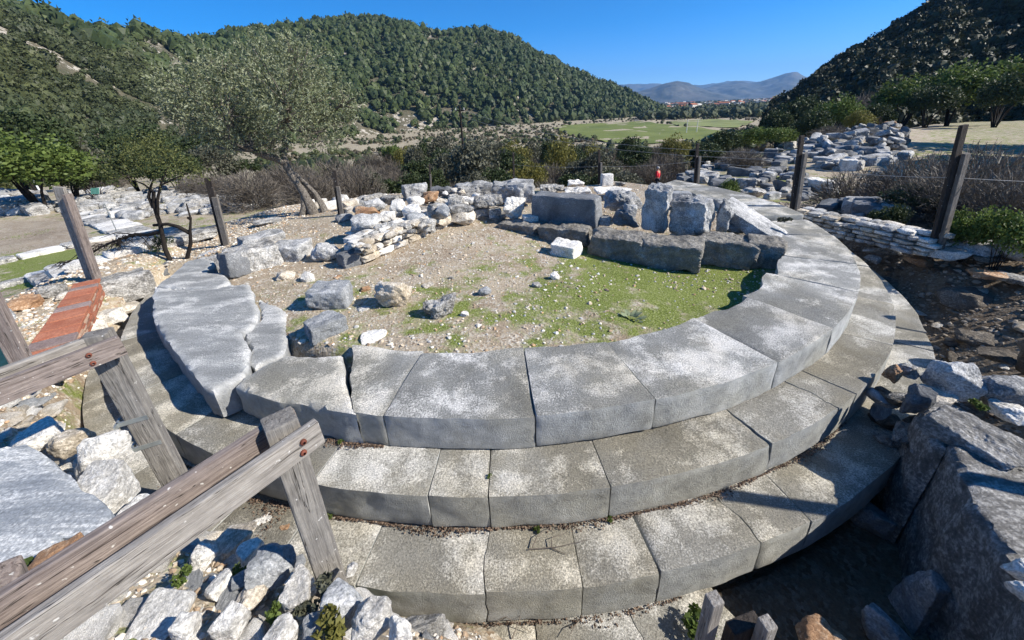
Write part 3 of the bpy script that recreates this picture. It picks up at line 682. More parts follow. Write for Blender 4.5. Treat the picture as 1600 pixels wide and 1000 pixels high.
# tilted slab
sv = [U(1140, 332, .42), U(1165, 322, .42), U(1212, 350, .12), U(1200, 372, .06)]
V, F = rock_v(77, (1.05, .62, .19), 'ashlar', 5, 1.8)
o = obj('tilted_slab', mesh_np('tilted_slab', V, F, M['block'], True, 32), None, U(1174, 360, .02) + np.array([0, .1, .02]), (R(2), R(27), R(-42)))
thing(o, 'smooth bright slab tilted down to the right, leaning at the right end of the back row', 'slab')
# ------------------------------------------------------------------ posts and rails
def top_at(base, px, py):
    """height of a point above (base) seen at px,py, in the upright plane through base that faces the camera"""
    d = ray(px, py); t = base[1] / d[1]; return np.array([d[0] * t, base[1], CAMZ + d[2] * t])
def beam(mb, a, c, w_, t_, mi=0, roll=None):
    a = np.array(a, float); c = np.array(c, float); L = np.linalg.norm(c - a); k = (c - a) / L
    s = np.cross(k, [0, 0, 1.]) if roll is None else np.array(roll, float) - np.dot(roll, k) * k
    s /= np.linalg.norm(s); u_ = np.cross(s, k)
    mb.box((a + c) / 2, (w_, t_, L), np.stack([s, u_, k], 1), mi)
def bevel_mesh(me, wd=.004, seg=2):
    bm = bmesh.new(); bm.from_mesh(me); bmesh.ops.bevel(bm, geom=list(bm.edges), offset=wd, segments=seg, affect='EDGES', profile=.6); bm.to_mesh(me); bm.free()
def beam_obj(name, a, c, w_, t_, mat, parent=None, roll=None, bev=.006, warp=0):
    """board from a to c; own origin at a, length along local z"""
    a = np.array(a, float); c = np.array(c, float); L = np.linalg.norm(c - a); k = (c - a) / L
    s = np.cross(k, [0, 0, 1.]) if roll is None else np.array(roll, float) - np.dot(roll, k) * k
    s /= np.linalg.norm(s); u_ = np.cross(k, s)
    mb = MB(); n = 1; mb.box((0, 0, L / 2), (w_, t_, L))
    me = mb.mesh(name, mat); bevel_mesh(me, bev)
    o = obj(name, me, parent)
    mm = Matrix.Identity(4)
    for i in range(3): mm[i][0] = s[i]; mm[i][1] = u_[i]; mm[i][2] = k[i]; mm[i][3] = a[i]
    if parent is not None: mm = parent.matrix_world.inverted() @ mm if parent.matrix_world != Matrix.Identity(4) else Matrix.Translation(-parent.location) @ mm
    o.matrix_local = mm
    return o
def wmat(name, dark, light, sc_):
    return wood_mat(name, dark, light, sc_)
WG = wmat('grey_board_wood', (.17, .15, .13), (.42, .39, .35), (30, 30, 1.6))
WB = wmat('brown_board_wood', (.13, .10, .088), (.32, .27, .24), (30, 30, 1.6))
WP = wmat('post_wood', (.12, .11, .10), (.30, .28, .25), (22, 22, 1.5))
WD = M['wood_dark']
# front railing: square post, two boards clasping it
p1b = np.array([-.945, 1.17, -.95]); p1t = np.array([-.945, 1.20, .90])
fr_ = empty('wooden_railing', (p1b[0], p1b[1], p1b[2])); thing(fr_, 'wooden railing in front: square grey post clasped by two long boards with rusty bolts', 'railing')
yd = np.array([.75, .66, 0]); yd /= np.linalg.norm(yd)
beam_obj('post', p1b, p1t, .115, .105, WP, fr_, roll=yd, bev=.008)
za = .83
A1 = U(500, 672, za); A0 = U(52, 1000, .78)
da = (A1 - A0); da[2] = 0; ua = da / np.linalg.norm(da); na_ = np.array([ua[1], -ua[0], 0])
e1 = A1; e0 = A1 - ua * 1.35 - np.array([0, 0, .06])
beam_obj('rail_board', e0, e1, .035, .115, WG, fr_, roll=na_)
off = -na_ * .15
beam_obj('rail_board', e0 + off, e1 + off - ua * .02, .035, .115, WB, fr_, roll=na_)
for q, dz in ((.075, .015), (.075, -.03)):
    mb = MB(); cpt = e1 - ua * (q + (.01 if dz < 0 else 0)) + np.array([0, 0, dz]); mb.tube([cpt + na_ * .012, cpt + na_ * .026, cpt + na_ * .030], [.012, .012, .005], 10)
    o = obj('bolt', mb.mesh('bolt', M['rust'], True, 40), fr_); o.matrix_local = Matrix.Translation(-fr_.location)
# near left post that carries the other end
o = beam_obj('wooden_post', U(40, 1000, .35) + np.array([-.05, -.02, -.3]), U(18, 905, .74) + np.array([-.06, 0, .0]), .11, .11, WB, None, roll=yd, bev=.01)
thing(o, 'brown wooden post cut off by the lower left corner of the view', 'post')
# second railing at the left
p2t = U(150, 520, .88); p2b = np.array([p2t[0] + .03, p2t[1] - .0, -.55])
lf = empty('wooden_railing', tuple(p2b)); thing(lf, 'wooden railing at the left, its post fixed to the rubble edge with steel clips', 'railing')
beam_obj('post', p2b, p2t, .125, .10, WP, lf, roll=(1, .5, 0), bev=.008)
B1_ = U(192, 538, .82); B0_ = U(0, 618, .79); db = B1_ - B0_; db[2] = 0; ub = db / np.linalg.norm(db); nb = np.array([ub[1], -ub[0], 0])
f1 = B1_; f0 = B1_ - ub * 1.5 - np.array([0, 0, .05])
beam_obj('rail_board', f0, f1, .04, .12, WB, lf, roll=nb)
beam_obj('rail_board', f0 - nb * .155, f1 - nb * .155 - ub * .03, .04, .12, WG, lf, roll=nb)
for dz in (.018, -.035):
    mb = MB(); cpt = U(153, 549, .80) ; cpt = f1 - ub * .14 + np.array([0, 0, dz]); mb.tube([cpt + nb * .012, cpt + nb * .028, cpt + nb * .032], [.013, .013, .006], 10)
    o = obj('bolt', mb.mesh('bolt', M['rust'], True, 40), lf); o.matrix_local = Matrix.Translation(-lf.location)
for zc in (.27, .06):
    mb = MB(); c_ = p2b + (p2t - p2b) * ((zc - p2b[2]) / (p2t[2] - p2b[2]))
    mb.box(c_ + np.array([0, -.055, 0]), (.15, .012, .03), Matrix.Rotation(R(27), 3, 'Z')); mb.box(c_ + np.array([-.07, -.08, 0]), (.012, .09, .03), Matrix.Rotation(R(27), 3, 'Z'))
    o = obj('steel_clip', mb.mesh('steel_clip', M['steel']), lf); o.matrix_local = Matrix.Translation(-lf.location)
# bottom right board stubs of the railing below the viewer
nr = empty('board_railing', (1.0, .7, 0)); thing(nr, 'three grey board ends of a railing cut off by the bottom edge, right of centre', 'railing')
for (tx, ty), z_, wd in (((1117, 934), .15, .055), ((1163, 972), .02, .14), ((1200, 972), .10, .05)):
    t_ = U(tx, ty, z_); beam_obj('board', t_ - np.array([0, .01, 1.0]), t_, wd, .05, WG if wd < .1 else WD, nr, roll=(1, .25, 0), bev=.006)
# sign post at the left edge with a teal panel
t_ = U(-4, 485, .75); bz_ = t_.copy(); bz_ = U(35, 572, .12)
sp = empty('sign_post', tuple(bz_)); thing(sp, 'brown wooden post with a teal panel at the left edge beside the red tiles', 'sign post')
beam_obj('post', bz_ + np.array([0, 0, -.2]), np.array([bz_[0] + .0, bz_[1] + .05, .80]), .12, .07, WB, sp, roll=(1, .4, 0))
mb = MB(); mb.box(bz_ + np.array([-.36, -.02, .18]), (.52, .025, .5), Matrix.Rotation(R(22), 3, 'Z')); o = obj('panel', mb.mesh('panel', M['teal']), sp); bevel_mesh(o.data, .004); o.matrix_local = Matrix.Translation(-sp.location)
# fence posts round the platform: each a taller dark board with a shorter one beside it
fp = [((140, 437), (92, 292), None, -.1, 'leaning grey and brown fence post beside the red tiled wall', .2, 'b'),
      ((349, 384), (325, 278), (318, 306), -.15, 'split dark fence post left of the olive tree', .17, 'd'),
      ((530, 337), (522, 266), (519, 290), None, 'thin dark paired fence post right of the olive tree', .13, 'd'),
      ((671, 296), (671, 256), (667, 272), -.6, 'faint far fence post among bushes left of the utility pole', .10, 'd'),
      ((803, 285), (802, 238), None, -.5, 'far fence post right of the utility pole, behind the big crusty block', .10, 'd'),
      ((937, 291), (936, 234), (941, 253), -.25, 'paired fence post beside the small upright white block', .10, 'd'),
      ((1087, 291), (1090, 224), (1094, 244), -.15, 'fence post right of the red-shirted visitor', .11, 'd'),
      ((1240, 332), (1253, 212), (1256, 238), -.1, 'dark fence post at the left end of the dry stone wall', .13, 'd'),
      ((1466, 368), (1506, 195), (1496, 236), 0.0, 'tallest leaning double fence post at the right end of the dry stone wall', .15, 'd')]
post_tops = []
for bs, tp, tp2, zb, lb, wd, kd in fp:
    bp = G(*bs) if zb is None else U(*bs, zb); tpp = top_at(bp, *tp); post_tops.append((bp, tpp))
    e = empty('fence_post', tuple(bp)); thing(e, lb, 'fence post', 'wooden fence posts round the platform')
    main = M['wood_dark'] if kd == 'd' else WG
    ph = 1
    beam_obj('tall_board', bp - np.array([0, 0, .35]), tpp, wd * .62, .05, main, e, roll=(1, .1, 0), bev=.006)
    if tp2:
        k = (tpp - bp); L2 = (bs[1] - tp2[1]) / (bs[1] - tp[1]); o2 = bp + np.array([wd * .45, -.05, 0])
        beam_obj('short_board', o2 - np.array([0, 0, .35]), o2 + k * L2, wd * .55, .05, M['wood_post'], e, roll=(1, .1, 0), bev=.006)
    elif kd == 'b':
        k = tpp - bp; o2 = bp + np.array([wd * .55, -.03, 0])
        beam_obj('short_board', o2 - np.array([0, 0, .35]), o2 + k * .93, .045, .11, WB, e, roll=(1, .1, 0), bev=.006)
# posts just outside the view whose shadows fall on the steps
for (x, y, zt), lb in (((6.05, 3.24, 1.15), 'fence post right of the view that throws a thin shadow across two steps'), ((4.15, 1.33, 1.42), 'fence post right of the view that throws a pointed shadow on the lower step')):
    bp = np.array([x, y, -.4]); e = empty('fence_post', tuple(bp)); thing(e, lb, 'fence post', 'wooden fence posts round the platform')
    beam_obj('tall_board', bp - np.array([0, 0, .3]), np.array([x, y, zt]), .07, .09, M['wood_post'], e, roll=(1, .1, 0))
# fence wires between posts
def wire(name, a, c, label, r_=.004, sag=.05):
    pts = [a + (c - a) * t - np.array([0, 0, sag * 4 * t * (1 - t)]) for t in np.linspace(0, 1, 9)]
    mb = MB(); mb.tube(pts, r_, 4); o = obj(name, mb.mesh(name, M['wire'], True)); thing(o, label, 'wire', 'fence wires'); return o
def on(i, f): bp, tp = post_tops[i]; return bp + (tp - bp) * f
wire('fence_wire', on(7, .62), on(8, .55), 'fence wire between the two dark posts of the dry stone wall')
wire('fence_wire', on(8, .55), on(8, .55) + np.array([3., -1.2, 0]), 'fence wire running right from the tallest leaning post out of view')
wire('fence_wire', on(5, .55), on(6, .6), 'fence wire behind the red-shirted visitor')
wire('fence_wire', on(4, .6), on(5, .55), 'fence wire behind the longest dark slab')
wire('fence_wire', on(6, .6), on(7, .62), 'fence wire above the rubble field between two dark posts')
# ------------------------------------------------------------------ red tiled low wall
def lay(name, quad, z, h, n, mats, label, cat):
    q = [U(*p, z) for p in quad]; c = sum(q) / 4; e = empty(name, (c[0], c[1], z - h)); thing(e, label, cat)
    rn = random.Random(5)
    # body: thin courses of tile set unevenly
    mb = MB()
    a, b_, c_, d_ = [np.array(v) for v in q]           # a-b far end, d-c near end
    lay_n = 7
    for k in range(lay_n):
        zz = z - .03 - (k + .5) * (h - .03) / lay_n
        t = 0
        while t < .995:
            dt = rn.uniform(.05, .09); t2 = min(1, t + dt)
            for s0, s1 in ((0, .5), (.5, 1)):
                P0 = a + (d_ - a) * t; P1 = b_ + (c_ - b_) * t; P2 = a + (d_ - a) * t2; P3_ = b_ + (c_ - b_) * t2
                j = rn.uniform(-.02, .03)
                L0 = P0 + (P1 - P0) * s0; L1 = P0 + (P1 - P0) * s1; L2 = P2 + (P3_ - P2) * s0; L3 = P2 + (P3_ - P2) * s1
                m_ = (L0 + L1 + L2 + L3) / 4; ax = (L2 - L0); Lx = np.linalg.norm(ax); ay = L1 - L0; Ly = np.linalg.norm(ay)
                ux = ax / Lx; uy = np.cross([0, 0, 1.], ux)
                mb.box((m_[0] + uy[0] * j * (1 if s0 else -1) * -1, m_[1] + uy[1] * j, zz), (Lx * .93, Ly * 1.04 + j, (h - .03) / lay_n * .82), np.stack([ux, uy, [0, 0, 1]], 1), rn.choice([0, 0, 0, 1, 2]))
            t = t2
    me = mb.mesh('tile_courses', mats[:3]); me.transform(Matrix.Translation(-e.location)); obj('tile_courses', me, e)
    t = 0; k = 0
    pat = ['r', 'g', 'r', 'r', 'g', 'r', 'r', 'r', 'g', 'r']
    lens = [.09, .06, .12, .12, .08, .13, .11, .10, .10, .09]
    for kk, L in zip(pat, lens):
        t2 = t + L; P0 = a + (d_ - a) * (t + .004); P1 = b_ + (c_ - b_) * (t + .004); P2 = a + (d_ - a) * (t2 - .002); P3_ = b_ + (c_ - b_) * (t2 - .002)
        mb = MB(); m_ = (P0 + P1 + P2 + P3_) / 4; ax = P2 - P0; Lx = np.linalg.norm(ax); ux = ax / Lx; Ly = np.linalg.norm(P1 - P0) ; uy = np.cross([0, 0, 1.], ux)
        mb.box((m_[0], m_[1], z - .015 + rn.uniform(-.004, .004)), (Lx, Ly * .98, .03), np.stack([ux, uy, [0, 0, 1]], 1))
        me = mb.mesh('cap_tile', mats[3] if kk == 'r' else mats[4]); bevel_mesh(me, .006); me.transform(Matrix.Translation(-e.location)); o = obj('cap_tile', me, e)
        if kk == 'g': o['label'] = 'grey worn band tile'
        t = t2
def tilemat(nm, a, c): return stone_mat(nm, a, tuple((x + y) / 2 for x, y in zip(a, c)), c, .6, 6, bstr=.4, bdist=.01, vary=.12)
lay('red_tile_wall', [(117, 441), (155, 436), (98, 556), (38, 558)], .0, .2, 0, [tilemat('tile_red', (.30, .10, .06), (.44, .20, .12)), tilemat('tile_pale', (.4, .26, .18), (.55, .42, .32)), tilemat('tile_brown', (.2, .1, .07), (.32, .17, .11)), tilemat('cap_red', (.35, .115, .062), (.52, .235, .14)), tilemat('cap_grey', (.24, .17, .15), (.38, .30, .27))],
    'low wall of thin red tiles with a flat orange-red cap crossed by grey bands', 'tiled wall')
# ------------------------------------------------------------------ left foreground: rubble edge
g_n = 'stones of the rubble edge in the lower left'
slab_px('marble_slab', [(-60, 700), (40, 690), (62, 702), (172, 800), (176, 838), (95, 845), (60, 890), (-10, 925), (-90, 900)], .24, .16, 31, stone_mat('blue_streaked_marble', (.22, .24, .26), (.40, .415, .425), (.68, .68, .66), .53, 2.2, streak=(.9, 7, 2, (0, 0, R(25))), bstr=.35),
        'big flat blue-grey streaked marble slab at the left edge of the view', 'slab', jit=.012, rnd=.012, tilt=(.02, .0))
rk = [((64, 822, 168, 918), 'ochre', 'flat', 'orange and cream rock on the blue-grey slab below the rail', .20, 25),
      ((148, 655, 226, 760), 'white', 'rock', 'pale whitish boulder left of the clipped post', .0, 20), ((90, 652, 152, 712), 'pale', 'rock', 'cream boulder at the shadow edge above the blue-grey slab', .02, -20),
      ((130, 705, 240, 815), 'white', 'flat', 'big flaky white rock with small holes, right of the blue-grey slab', .05, 35), ((30, 655, 95, 700), 'white', 'flat', 'flat white stone above the blue-grey slab', .08, 5),
      ((200, 765, 285, 850), 'white', 'rock', 'white crumbly rock at the foot of the clipped post', .02, 0), ((118, 800, 186, 870), 'white', 'flat', 'light stone behind the orange rock', .1, 0),
      ((334, 817, 412, 864), 'pale', 'flat', 'yellowish flat-topped stone between rail and steps', -.02, 15), ((400, 843, 479, 922), 'bluegrey', 'rock', 'large grey and tan boulder left of the front post foot', .05, -15),
      ((448, 886, 526, 962), 'white', 'rock', 'layered whitish rock at the foot of the front post', .05, 35), ((506, 913, 577, 986), 'bluegrey', 'rock', 'blue-grey angular stone right of the front post foot', .05, 10),
      ((556, 938, 632, 1010), 'white', 'rock', 'white angular stone at the bottom edge, second from the right of the rubble', .08, -20), ((610, 972, 660, 1030), 'white', 'rock', 'rightmost white stone of the rubble, cut by the bottom edge', .05, -20),
      ((370, 838, 420, 880), 'white', 'flat', 'pale stone wedged between yellowish stone and grey boulder', .0, 30), ((302, 843, 342, 880), 'white', 'rock', 'small white stone left of the yellowish flat-topped stone', .05, 0),
      ((325, 893, 372, 925), 'bluegrey', 'flat', 'small oval blue stone', .1, 20), ((368, 886, 410, 915), 'bluegrey', 'flat', 'small grey-blue stone behind the tan one', .1, -10),
      ((374, 910, 424, 940), 'pale', 'rock', 'small tan and white stone in the middle of the gravel', .1, 0), ((345, 935, 405, 1000), 'white', 'flat', 'pinkish white flat stone near the bottom', .12, 20),
      ((205, 930, 345, 1010), 'bluegrey', 'flat', 'long grey slab edge under the rail', .12, 38), ((278, 945, 332, 1010), 'white', 'flat', 'white sliver stone beside the long grey slab edge', .14, 38),
      ((398, 805, 425, 822), 'white', 'rock', 'white pebble on the lower step behind the front post', -.6, 0), ((440, 815, 458, 828), 'ochre', 'flat', 'pinkish pebble on the lower step', -.6, 0),
      ((480, 955, 545, 1010), 'bluegrey', 'flat', 'blue-grey flat stone at the bottom edge', .1, 10), ((420, 965, 475, 1015), 'white', 'flat', 'buff stone cut by the bottom edge', .14, 10),
      ((540, 880, 560, 893), 'white', 'rock', 'tiny white stone on the rubble edge', .1, 0)]
for bx, mt_, kd, lb, zz, yw in rk:
    rock_px('rubble_stone', lb, bx, b[mt_ if not (mt_ == 'bluegrey' and bx[0] % 2) else 'white'], kd, z=zz, yaw=yw, dep=.85, group=g_n, cat='stone', hscale=.9, sub=5, sink=.04)
it = []
rs_ = random.Random(77)
while len(it) < 260:
    th_ = R(rs_.uniform(-135, -93)); r_ = 6.2 + 1.15 * rs_.random() ** 1.3; x = C0[0] + r_ * math.cos(th_); y = C0[1] + r_ * math.sin(th_)
    if math.hypot(x, y) < .55: continue
    s_ = rs_.choice([.06, .09, .12, .16, .21]) * rs_.uniform(.8, 1.2); it.append(((x, y, H(x, y)[0] - .3 * s_), (s_ * 1.35, s_, s_ * .7), rs_.uniform(0, 6)))
rn = rs_
_later = it
g_n2 = 'stones outside the steps at the left'
for bx, mt_, kd, lb, yw in (((153, 418, 240, 472), 'rough', 'block', 'large pale cracked boulder right of the red tiled wall', 8), ((14, 459, 70, 488), 'ochre', 'rock', 'yellowish stone left of the red tiled wall', 10),
                        ((70, 440, 106, 466), 'rough', 'rock', 'brown-grey stone behind the red tiled wall', 0), ((0, 480, 22, 505), 'bluegrey', 'rock', 'grey stone at the left edge beside the sign post', 0),
                        ((150, 480, 195, 505), 'white', 'flat', 'flat white stone below the large cracked boulder', 0), ((165, 472, 215, 490), 'pale', 'flat', 'cream stone under the cracked boulder', 0),
                        ((138, 495, 166, 520), 'white', 'rock', 'small white stone beside the tiled wall', 0), ((240, 404, 286, 428), 'block_dark', 'flat', 'dark stone under the burnt tree', 0), ((92, 452, 118, 468), 'pale', 'rock', 'small pale stone touching the far end of the tiled wall', 0)):
    rock_px('loose_stone', lb, bx, b[mt_], kd, yaw=yw, dep=.7, group=g_n2, cat='stone', sub=5, sink=.04)
# ------------------------------------------------------------------ right foreground wall built over the steps
g_r = 'big stones of the wall at the right'
def place(name, loc, size, rot, mat, kind, label, group, seed, sub=5, rough=1., cat='stone block'):
    o = obj(name, rock_mesh(name, seed, size, mat, kind, sub, rough), None, loc, tuple(R(a) for a in rot)); thing(o, label, cat, group); return o
def wall_slab(label, px, z, th, seed, mat, **kw):
    return slab_px('wall_block', px, z, th, seed, mat, label, 'stone block', g_r, **kw)
place('wall_block', (2.62, .30, -1.2), (.9, .9, 1.15), (0, 0, 10), b['rough'], 'block', 'unseen rough block past the right edge, nearest the viewer, added to shade the pit', g_r, 431, 5, 1.2)  # out of view, added so the wall's shadow reaches across the pit
RW = stone_mat('ridged_wall_stone', (.17, .163, .15), (.34, .33, .31), (.66, .64, .61), .53, 3.2, streak=(1., 4.5, 3., (0, 0, R(28))), bstr=1., bdist=.05, pits=.5, sp=9, vary=.05)
wall_slab('tall ridged grey block at the lower right with a sunlit pitted top', [(1478, 700), (1500, 690), (1560, 712), (1640, 760), (1700, 900), (1640, 1010), (1590, 905), (1560, 860), (1530, 800), (1500, 745)], -.22, 1.0, 71, RW, jit=.03, step=.03, rnd=.05, tilt=(-.04, .10), bow=.03, under=-.06)
wall_slab('large block under the ridge stone, dark in its left face', [(1436, 640), (1452, 622), (1500, 632), (1600, 680), (1660, 740), (1600, 738), (1540, 706), (1498, 692), (1478, 700), (1462, 690), (1448, 664)], -.20, 1.02, 72, RW, jit=.025, step=.03, rnd=.045, tilt=(.0, .05), bow=.03, under=-.05)
q0 = U(1450, 640, -.1); q1 = U(1630, 722, -.1); qc = (q0 + q1) / 2
place('wall_block', (qc[0], qc[1] + .02, -.22), (float(np.linalg.norm(q1 - q0)) * 1.0, .27, .15), (10, 2, math.degrees(math.atan2(q1[1] - q0[1], q1[0] - q0[0]))), RW, 'flat', 'long ridge-topped grey stone lying along the wall top', g_r, 403, 6, 1.3)
zz = -.24
for bx, mt_, kd, lb, yw in (((1436, 546, 1516, 622), 'block', 'rock', 'upright rough white-veined rock on the wall end', 15), ((1512, 570, 1600, 642), 'block', 'rock', 'second rough grey rock right of the white-veined one', -10),
        ((1590, 580, 1660, 640), 'block', 'rock', 'grey rock at the right edge beside the second rough rock', 10), ((1428, 602, 1482, 626), 'pale', 'flat', 'thin yellowish slab under the white-veined rock', -15), ((1540, 620, 1600, 660), 'white', 'rock', 'pale wedge rock between the second rough rock and the ridge stone', -25),
        ((1380, 566, 1402, 592), 'ochre', 'rock', 'small pinkish stone at the tip of the wall', 0), ((1398, 562, 1430, 590), 'rough', 'rock', 'small pale stone beside the pinkish tip stone', 10), ((1400, 590, 1450, 650), 'block_dark', 'rock', 'dark upright stone below the wall tip', 30),
        ((1562, 862, 1606, 905), 'white', 'rock', 'small white stone above the one near the bottom right', 20), ((1568, 898, 1625, 948), 'white', 'rock', 'white stone at the right edge near the bottom', -10), ((1470, 640, 1500, 660), 'bluegrey', 'flat', 'bluish flake at the head of the ridge stone', 10)):
    rock_px('wall_stone', lb, bx, b[mt_], kd, z=zz, yaw=yw, dep=.8, group=g_r, cat='stone block', sub=5)
for bx, mt_, kd, lb, yw, z_ in (((1318, 770, 1388, 836), 'bluegrey', 'flat', 'bluish stone in the dark pit beside the lower step', 10, -1.12), ((1384, 868, 1452, 985), 'bluegrey', 'flat', 'long bluish stone deep in the dark pit', -50, -1.12), ((1400, 700, 1436, 760), 'block', 'rock', 'grey stone at the foot of the wall end', 0, -1.0),
        ((1228, 970, 1335, 1040), 'ochre', 'rock', 'pinkish rock at the bottom edge right of the board ends', 20, -.75), ((1340, 945, 1400, 1010), 'bluegrey', 'rock', 'bluish rock in the pit near the bottom edge', 0, -1.1)):
    rock_px('pit_stone', lb, bx, b[mt_], kd, z=z_, yaw=yw, dep=.7, group=g_r, cat='stone', sub=5, hscale=.8)
rn = random.Random(11)
# small stones packed in the wall's left face and end
CW = {'white': 'white', 'pale': 'cream', 'rough': 'grey', 'block': 'blue-grey', 'block_dark': 'dark grey', 'bluegrey': 'bluish', 'brownrock': 'brown', 'ochre': 'orange-brown'}
def proj(p):
    q = np.array(p) - np.array([0, 0, CAMZ]); k = float(q @ _fw); return 800 + F_PX * float(q @ _Rt) / k, 500 + PPY - F_PX * float(q @ _Up) / k
def relabel(L, where, nx=6, ny=3):
    """L: (object, colour word, size). names each by size, colour and its place within the group"""
    if not L: return
    P = [proj(o.location) for o, _, _ in L]; ox = sorted(range(len(L)), key=lambda i: P[i][0]); sz = sorted(l[2] for l in L)
    cw = ['far left', 'left', 'centre left', 'centre right', 'right', 'far right']; rw = ['back', 'middle', 'front']
    for r_, i in enumerate(ox):
        c_ = min(nx - 1, r_ * nx // len(L)); col_ = [j for k, j in enumerate(ox) if min(nx - 1, k * nx // len(L)) == c_]; col_.sort(key=lambda j: P[j][1]); ry = min(ny - 1, col_.index(i) * ny // len(col_))
        k = L[i][2]; w_ = 'small' if k < sz[len(sz) // 3] else 'middling' if k < sz[2 * len(sz) // 3] else 'larger'
        L[i][0]['label'] = '%s %s stone at the %s, %s, of %s' % (w_, L[i][1], cw[c_ if nx == 6 else c_ * 5 // max(1, nx - 1)], rw[ry], where)
def pack(name, label, group, items, mats, kind='rock', cat='stone', sub=3):
    lib = {}; LL = []
    for i, (p, s, yaw) in enumerate(items):
        mt_ = mats[i % len(mats)]; k = (mt_, i // len(mats) % 5)
        if k not in lib: lib[k] = rock_mesh(name, 700 + len(lib) * 3 + hash(label) % 1 + sub, (1, .8, .55), b[mt_] if isinstance(mt_, str) else mt_, kind, sub)
        o = obj(name, lib[k], None, tuple(p), (rn.uniform(-.2, .2), rn.uniform(-.2, .2), yaw)); o.scale = s; thing(o, label, cat, group); LL.append((o, CW[mt_], s[0]))
    relabel(LL, {'packing_stone': 'the shaded wall end', 'bank_stone': 'the shaded bank rubble', 'heap_stone': 'the heap on the rubble wall', 'rubble_piece': 'the lower left gravel', 'edge_stone': 'the rim facing the steps'}[name])
it = []
for i in range(46):
    t = rn.random(); zc = rn.uniform(-1.1, .0); x = 2.98 + .06 * t + rn.uniform(-.06, .1); y = 1.95 + t * .6; zc -= .2
    if i % 3 == 0: x, y = rn.uniform(3.0, 3.7), rn.uniform(2.45, 2.56); 
    s_ = rn.uniform(.09, .22); it.append(((x, y, zc), (s_ * 1.3, s_, s_ * .8), rn.uniform(0, 6)))
pack('packing_stone', 'small dark stone packed into the shaded end of the wall at the right', 'packing stones of the right wall', it, ['rough', 'brownrock', 'bluegrey', 'brownrock'])
pack('rubble_piece', 'small whitish angular stone lying in the gravel of the lower left edge', 'small stones of the lower left edge', _later, ['white', 'pale', 'white', 'bluegrey', 'white', 'pale'], sub=4)
it = []
for k in range(34):
    th_ = R(-131 + k * 1.12); r_ = 6.28 + rn.uniform(-.03, .12); x = C0[0] + r_ * math.cos(th_); y = C0[1] + r_ * math.sin(th_); s_ = rn.uniform(.2, .34); it.append(((x, y, H(x, y)[0] - .16 - rn.uniform(0, .1)), (s_ * 1.35, s_, s_ * 1.1), th_ + 1.57 + rn.uniform(-.4, .4)))
pack('edge_stone', 'whitish stone facing the steps along the rim of the lower left edge', 'stones facing the steps at the lower left', it, ['white', 'pale', 'rough', 'white', 'bluegrey'], sub=5)
# ------------------------------------------------------------------ earth bank at the right: stones
gb = 'stones on the shaded earth bank at the right'
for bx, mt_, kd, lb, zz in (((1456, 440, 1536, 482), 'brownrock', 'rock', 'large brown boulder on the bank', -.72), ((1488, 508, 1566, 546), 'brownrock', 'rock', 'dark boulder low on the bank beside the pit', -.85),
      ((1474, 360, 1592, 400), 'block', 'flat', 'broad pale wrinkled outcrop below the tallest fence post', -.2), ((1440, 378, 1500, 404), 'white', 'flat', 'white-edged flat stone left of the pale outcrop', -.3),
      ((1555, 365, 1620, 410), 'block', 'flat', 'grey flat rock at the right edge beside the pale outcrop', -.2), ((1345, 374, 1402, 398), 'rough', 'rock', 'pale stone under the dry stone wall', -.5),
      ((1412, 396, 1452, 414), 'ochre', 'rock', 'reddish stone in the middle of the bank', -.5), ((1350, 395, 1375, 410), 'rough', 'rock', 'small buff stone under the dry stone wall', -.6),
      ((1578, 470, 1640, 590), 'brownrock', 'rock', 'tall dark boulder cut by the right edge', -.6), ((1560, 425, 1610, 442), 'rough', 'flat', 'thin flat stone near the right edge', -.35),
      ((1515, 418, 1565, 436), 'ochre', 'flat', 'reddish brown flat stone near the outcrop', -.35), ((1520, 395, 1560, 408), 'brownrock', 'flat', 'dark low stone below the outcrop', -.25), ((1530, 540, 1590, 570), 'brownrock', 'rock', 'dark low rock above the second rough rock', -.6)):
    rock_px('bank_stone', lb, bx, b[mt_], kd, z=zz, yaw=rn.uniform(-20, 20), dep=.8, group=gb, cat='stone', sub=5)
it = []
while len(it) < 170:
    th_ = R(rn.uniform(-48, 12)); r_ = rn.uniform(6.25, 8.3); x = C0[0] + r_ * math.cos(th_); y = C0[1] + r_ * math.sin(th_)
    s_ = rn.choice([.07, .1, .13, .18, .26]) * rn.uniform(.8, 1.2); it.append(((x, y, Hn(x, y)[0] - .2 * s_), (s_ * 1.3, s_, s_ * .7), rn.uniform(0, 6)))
pack('bank_stone', 'small brownish stone scattered on the shaded bank right of the steps', 'small rubble on the bank', it, ['brownrock', 'rough', 'brownrock', 'brownrock', 'pale'])
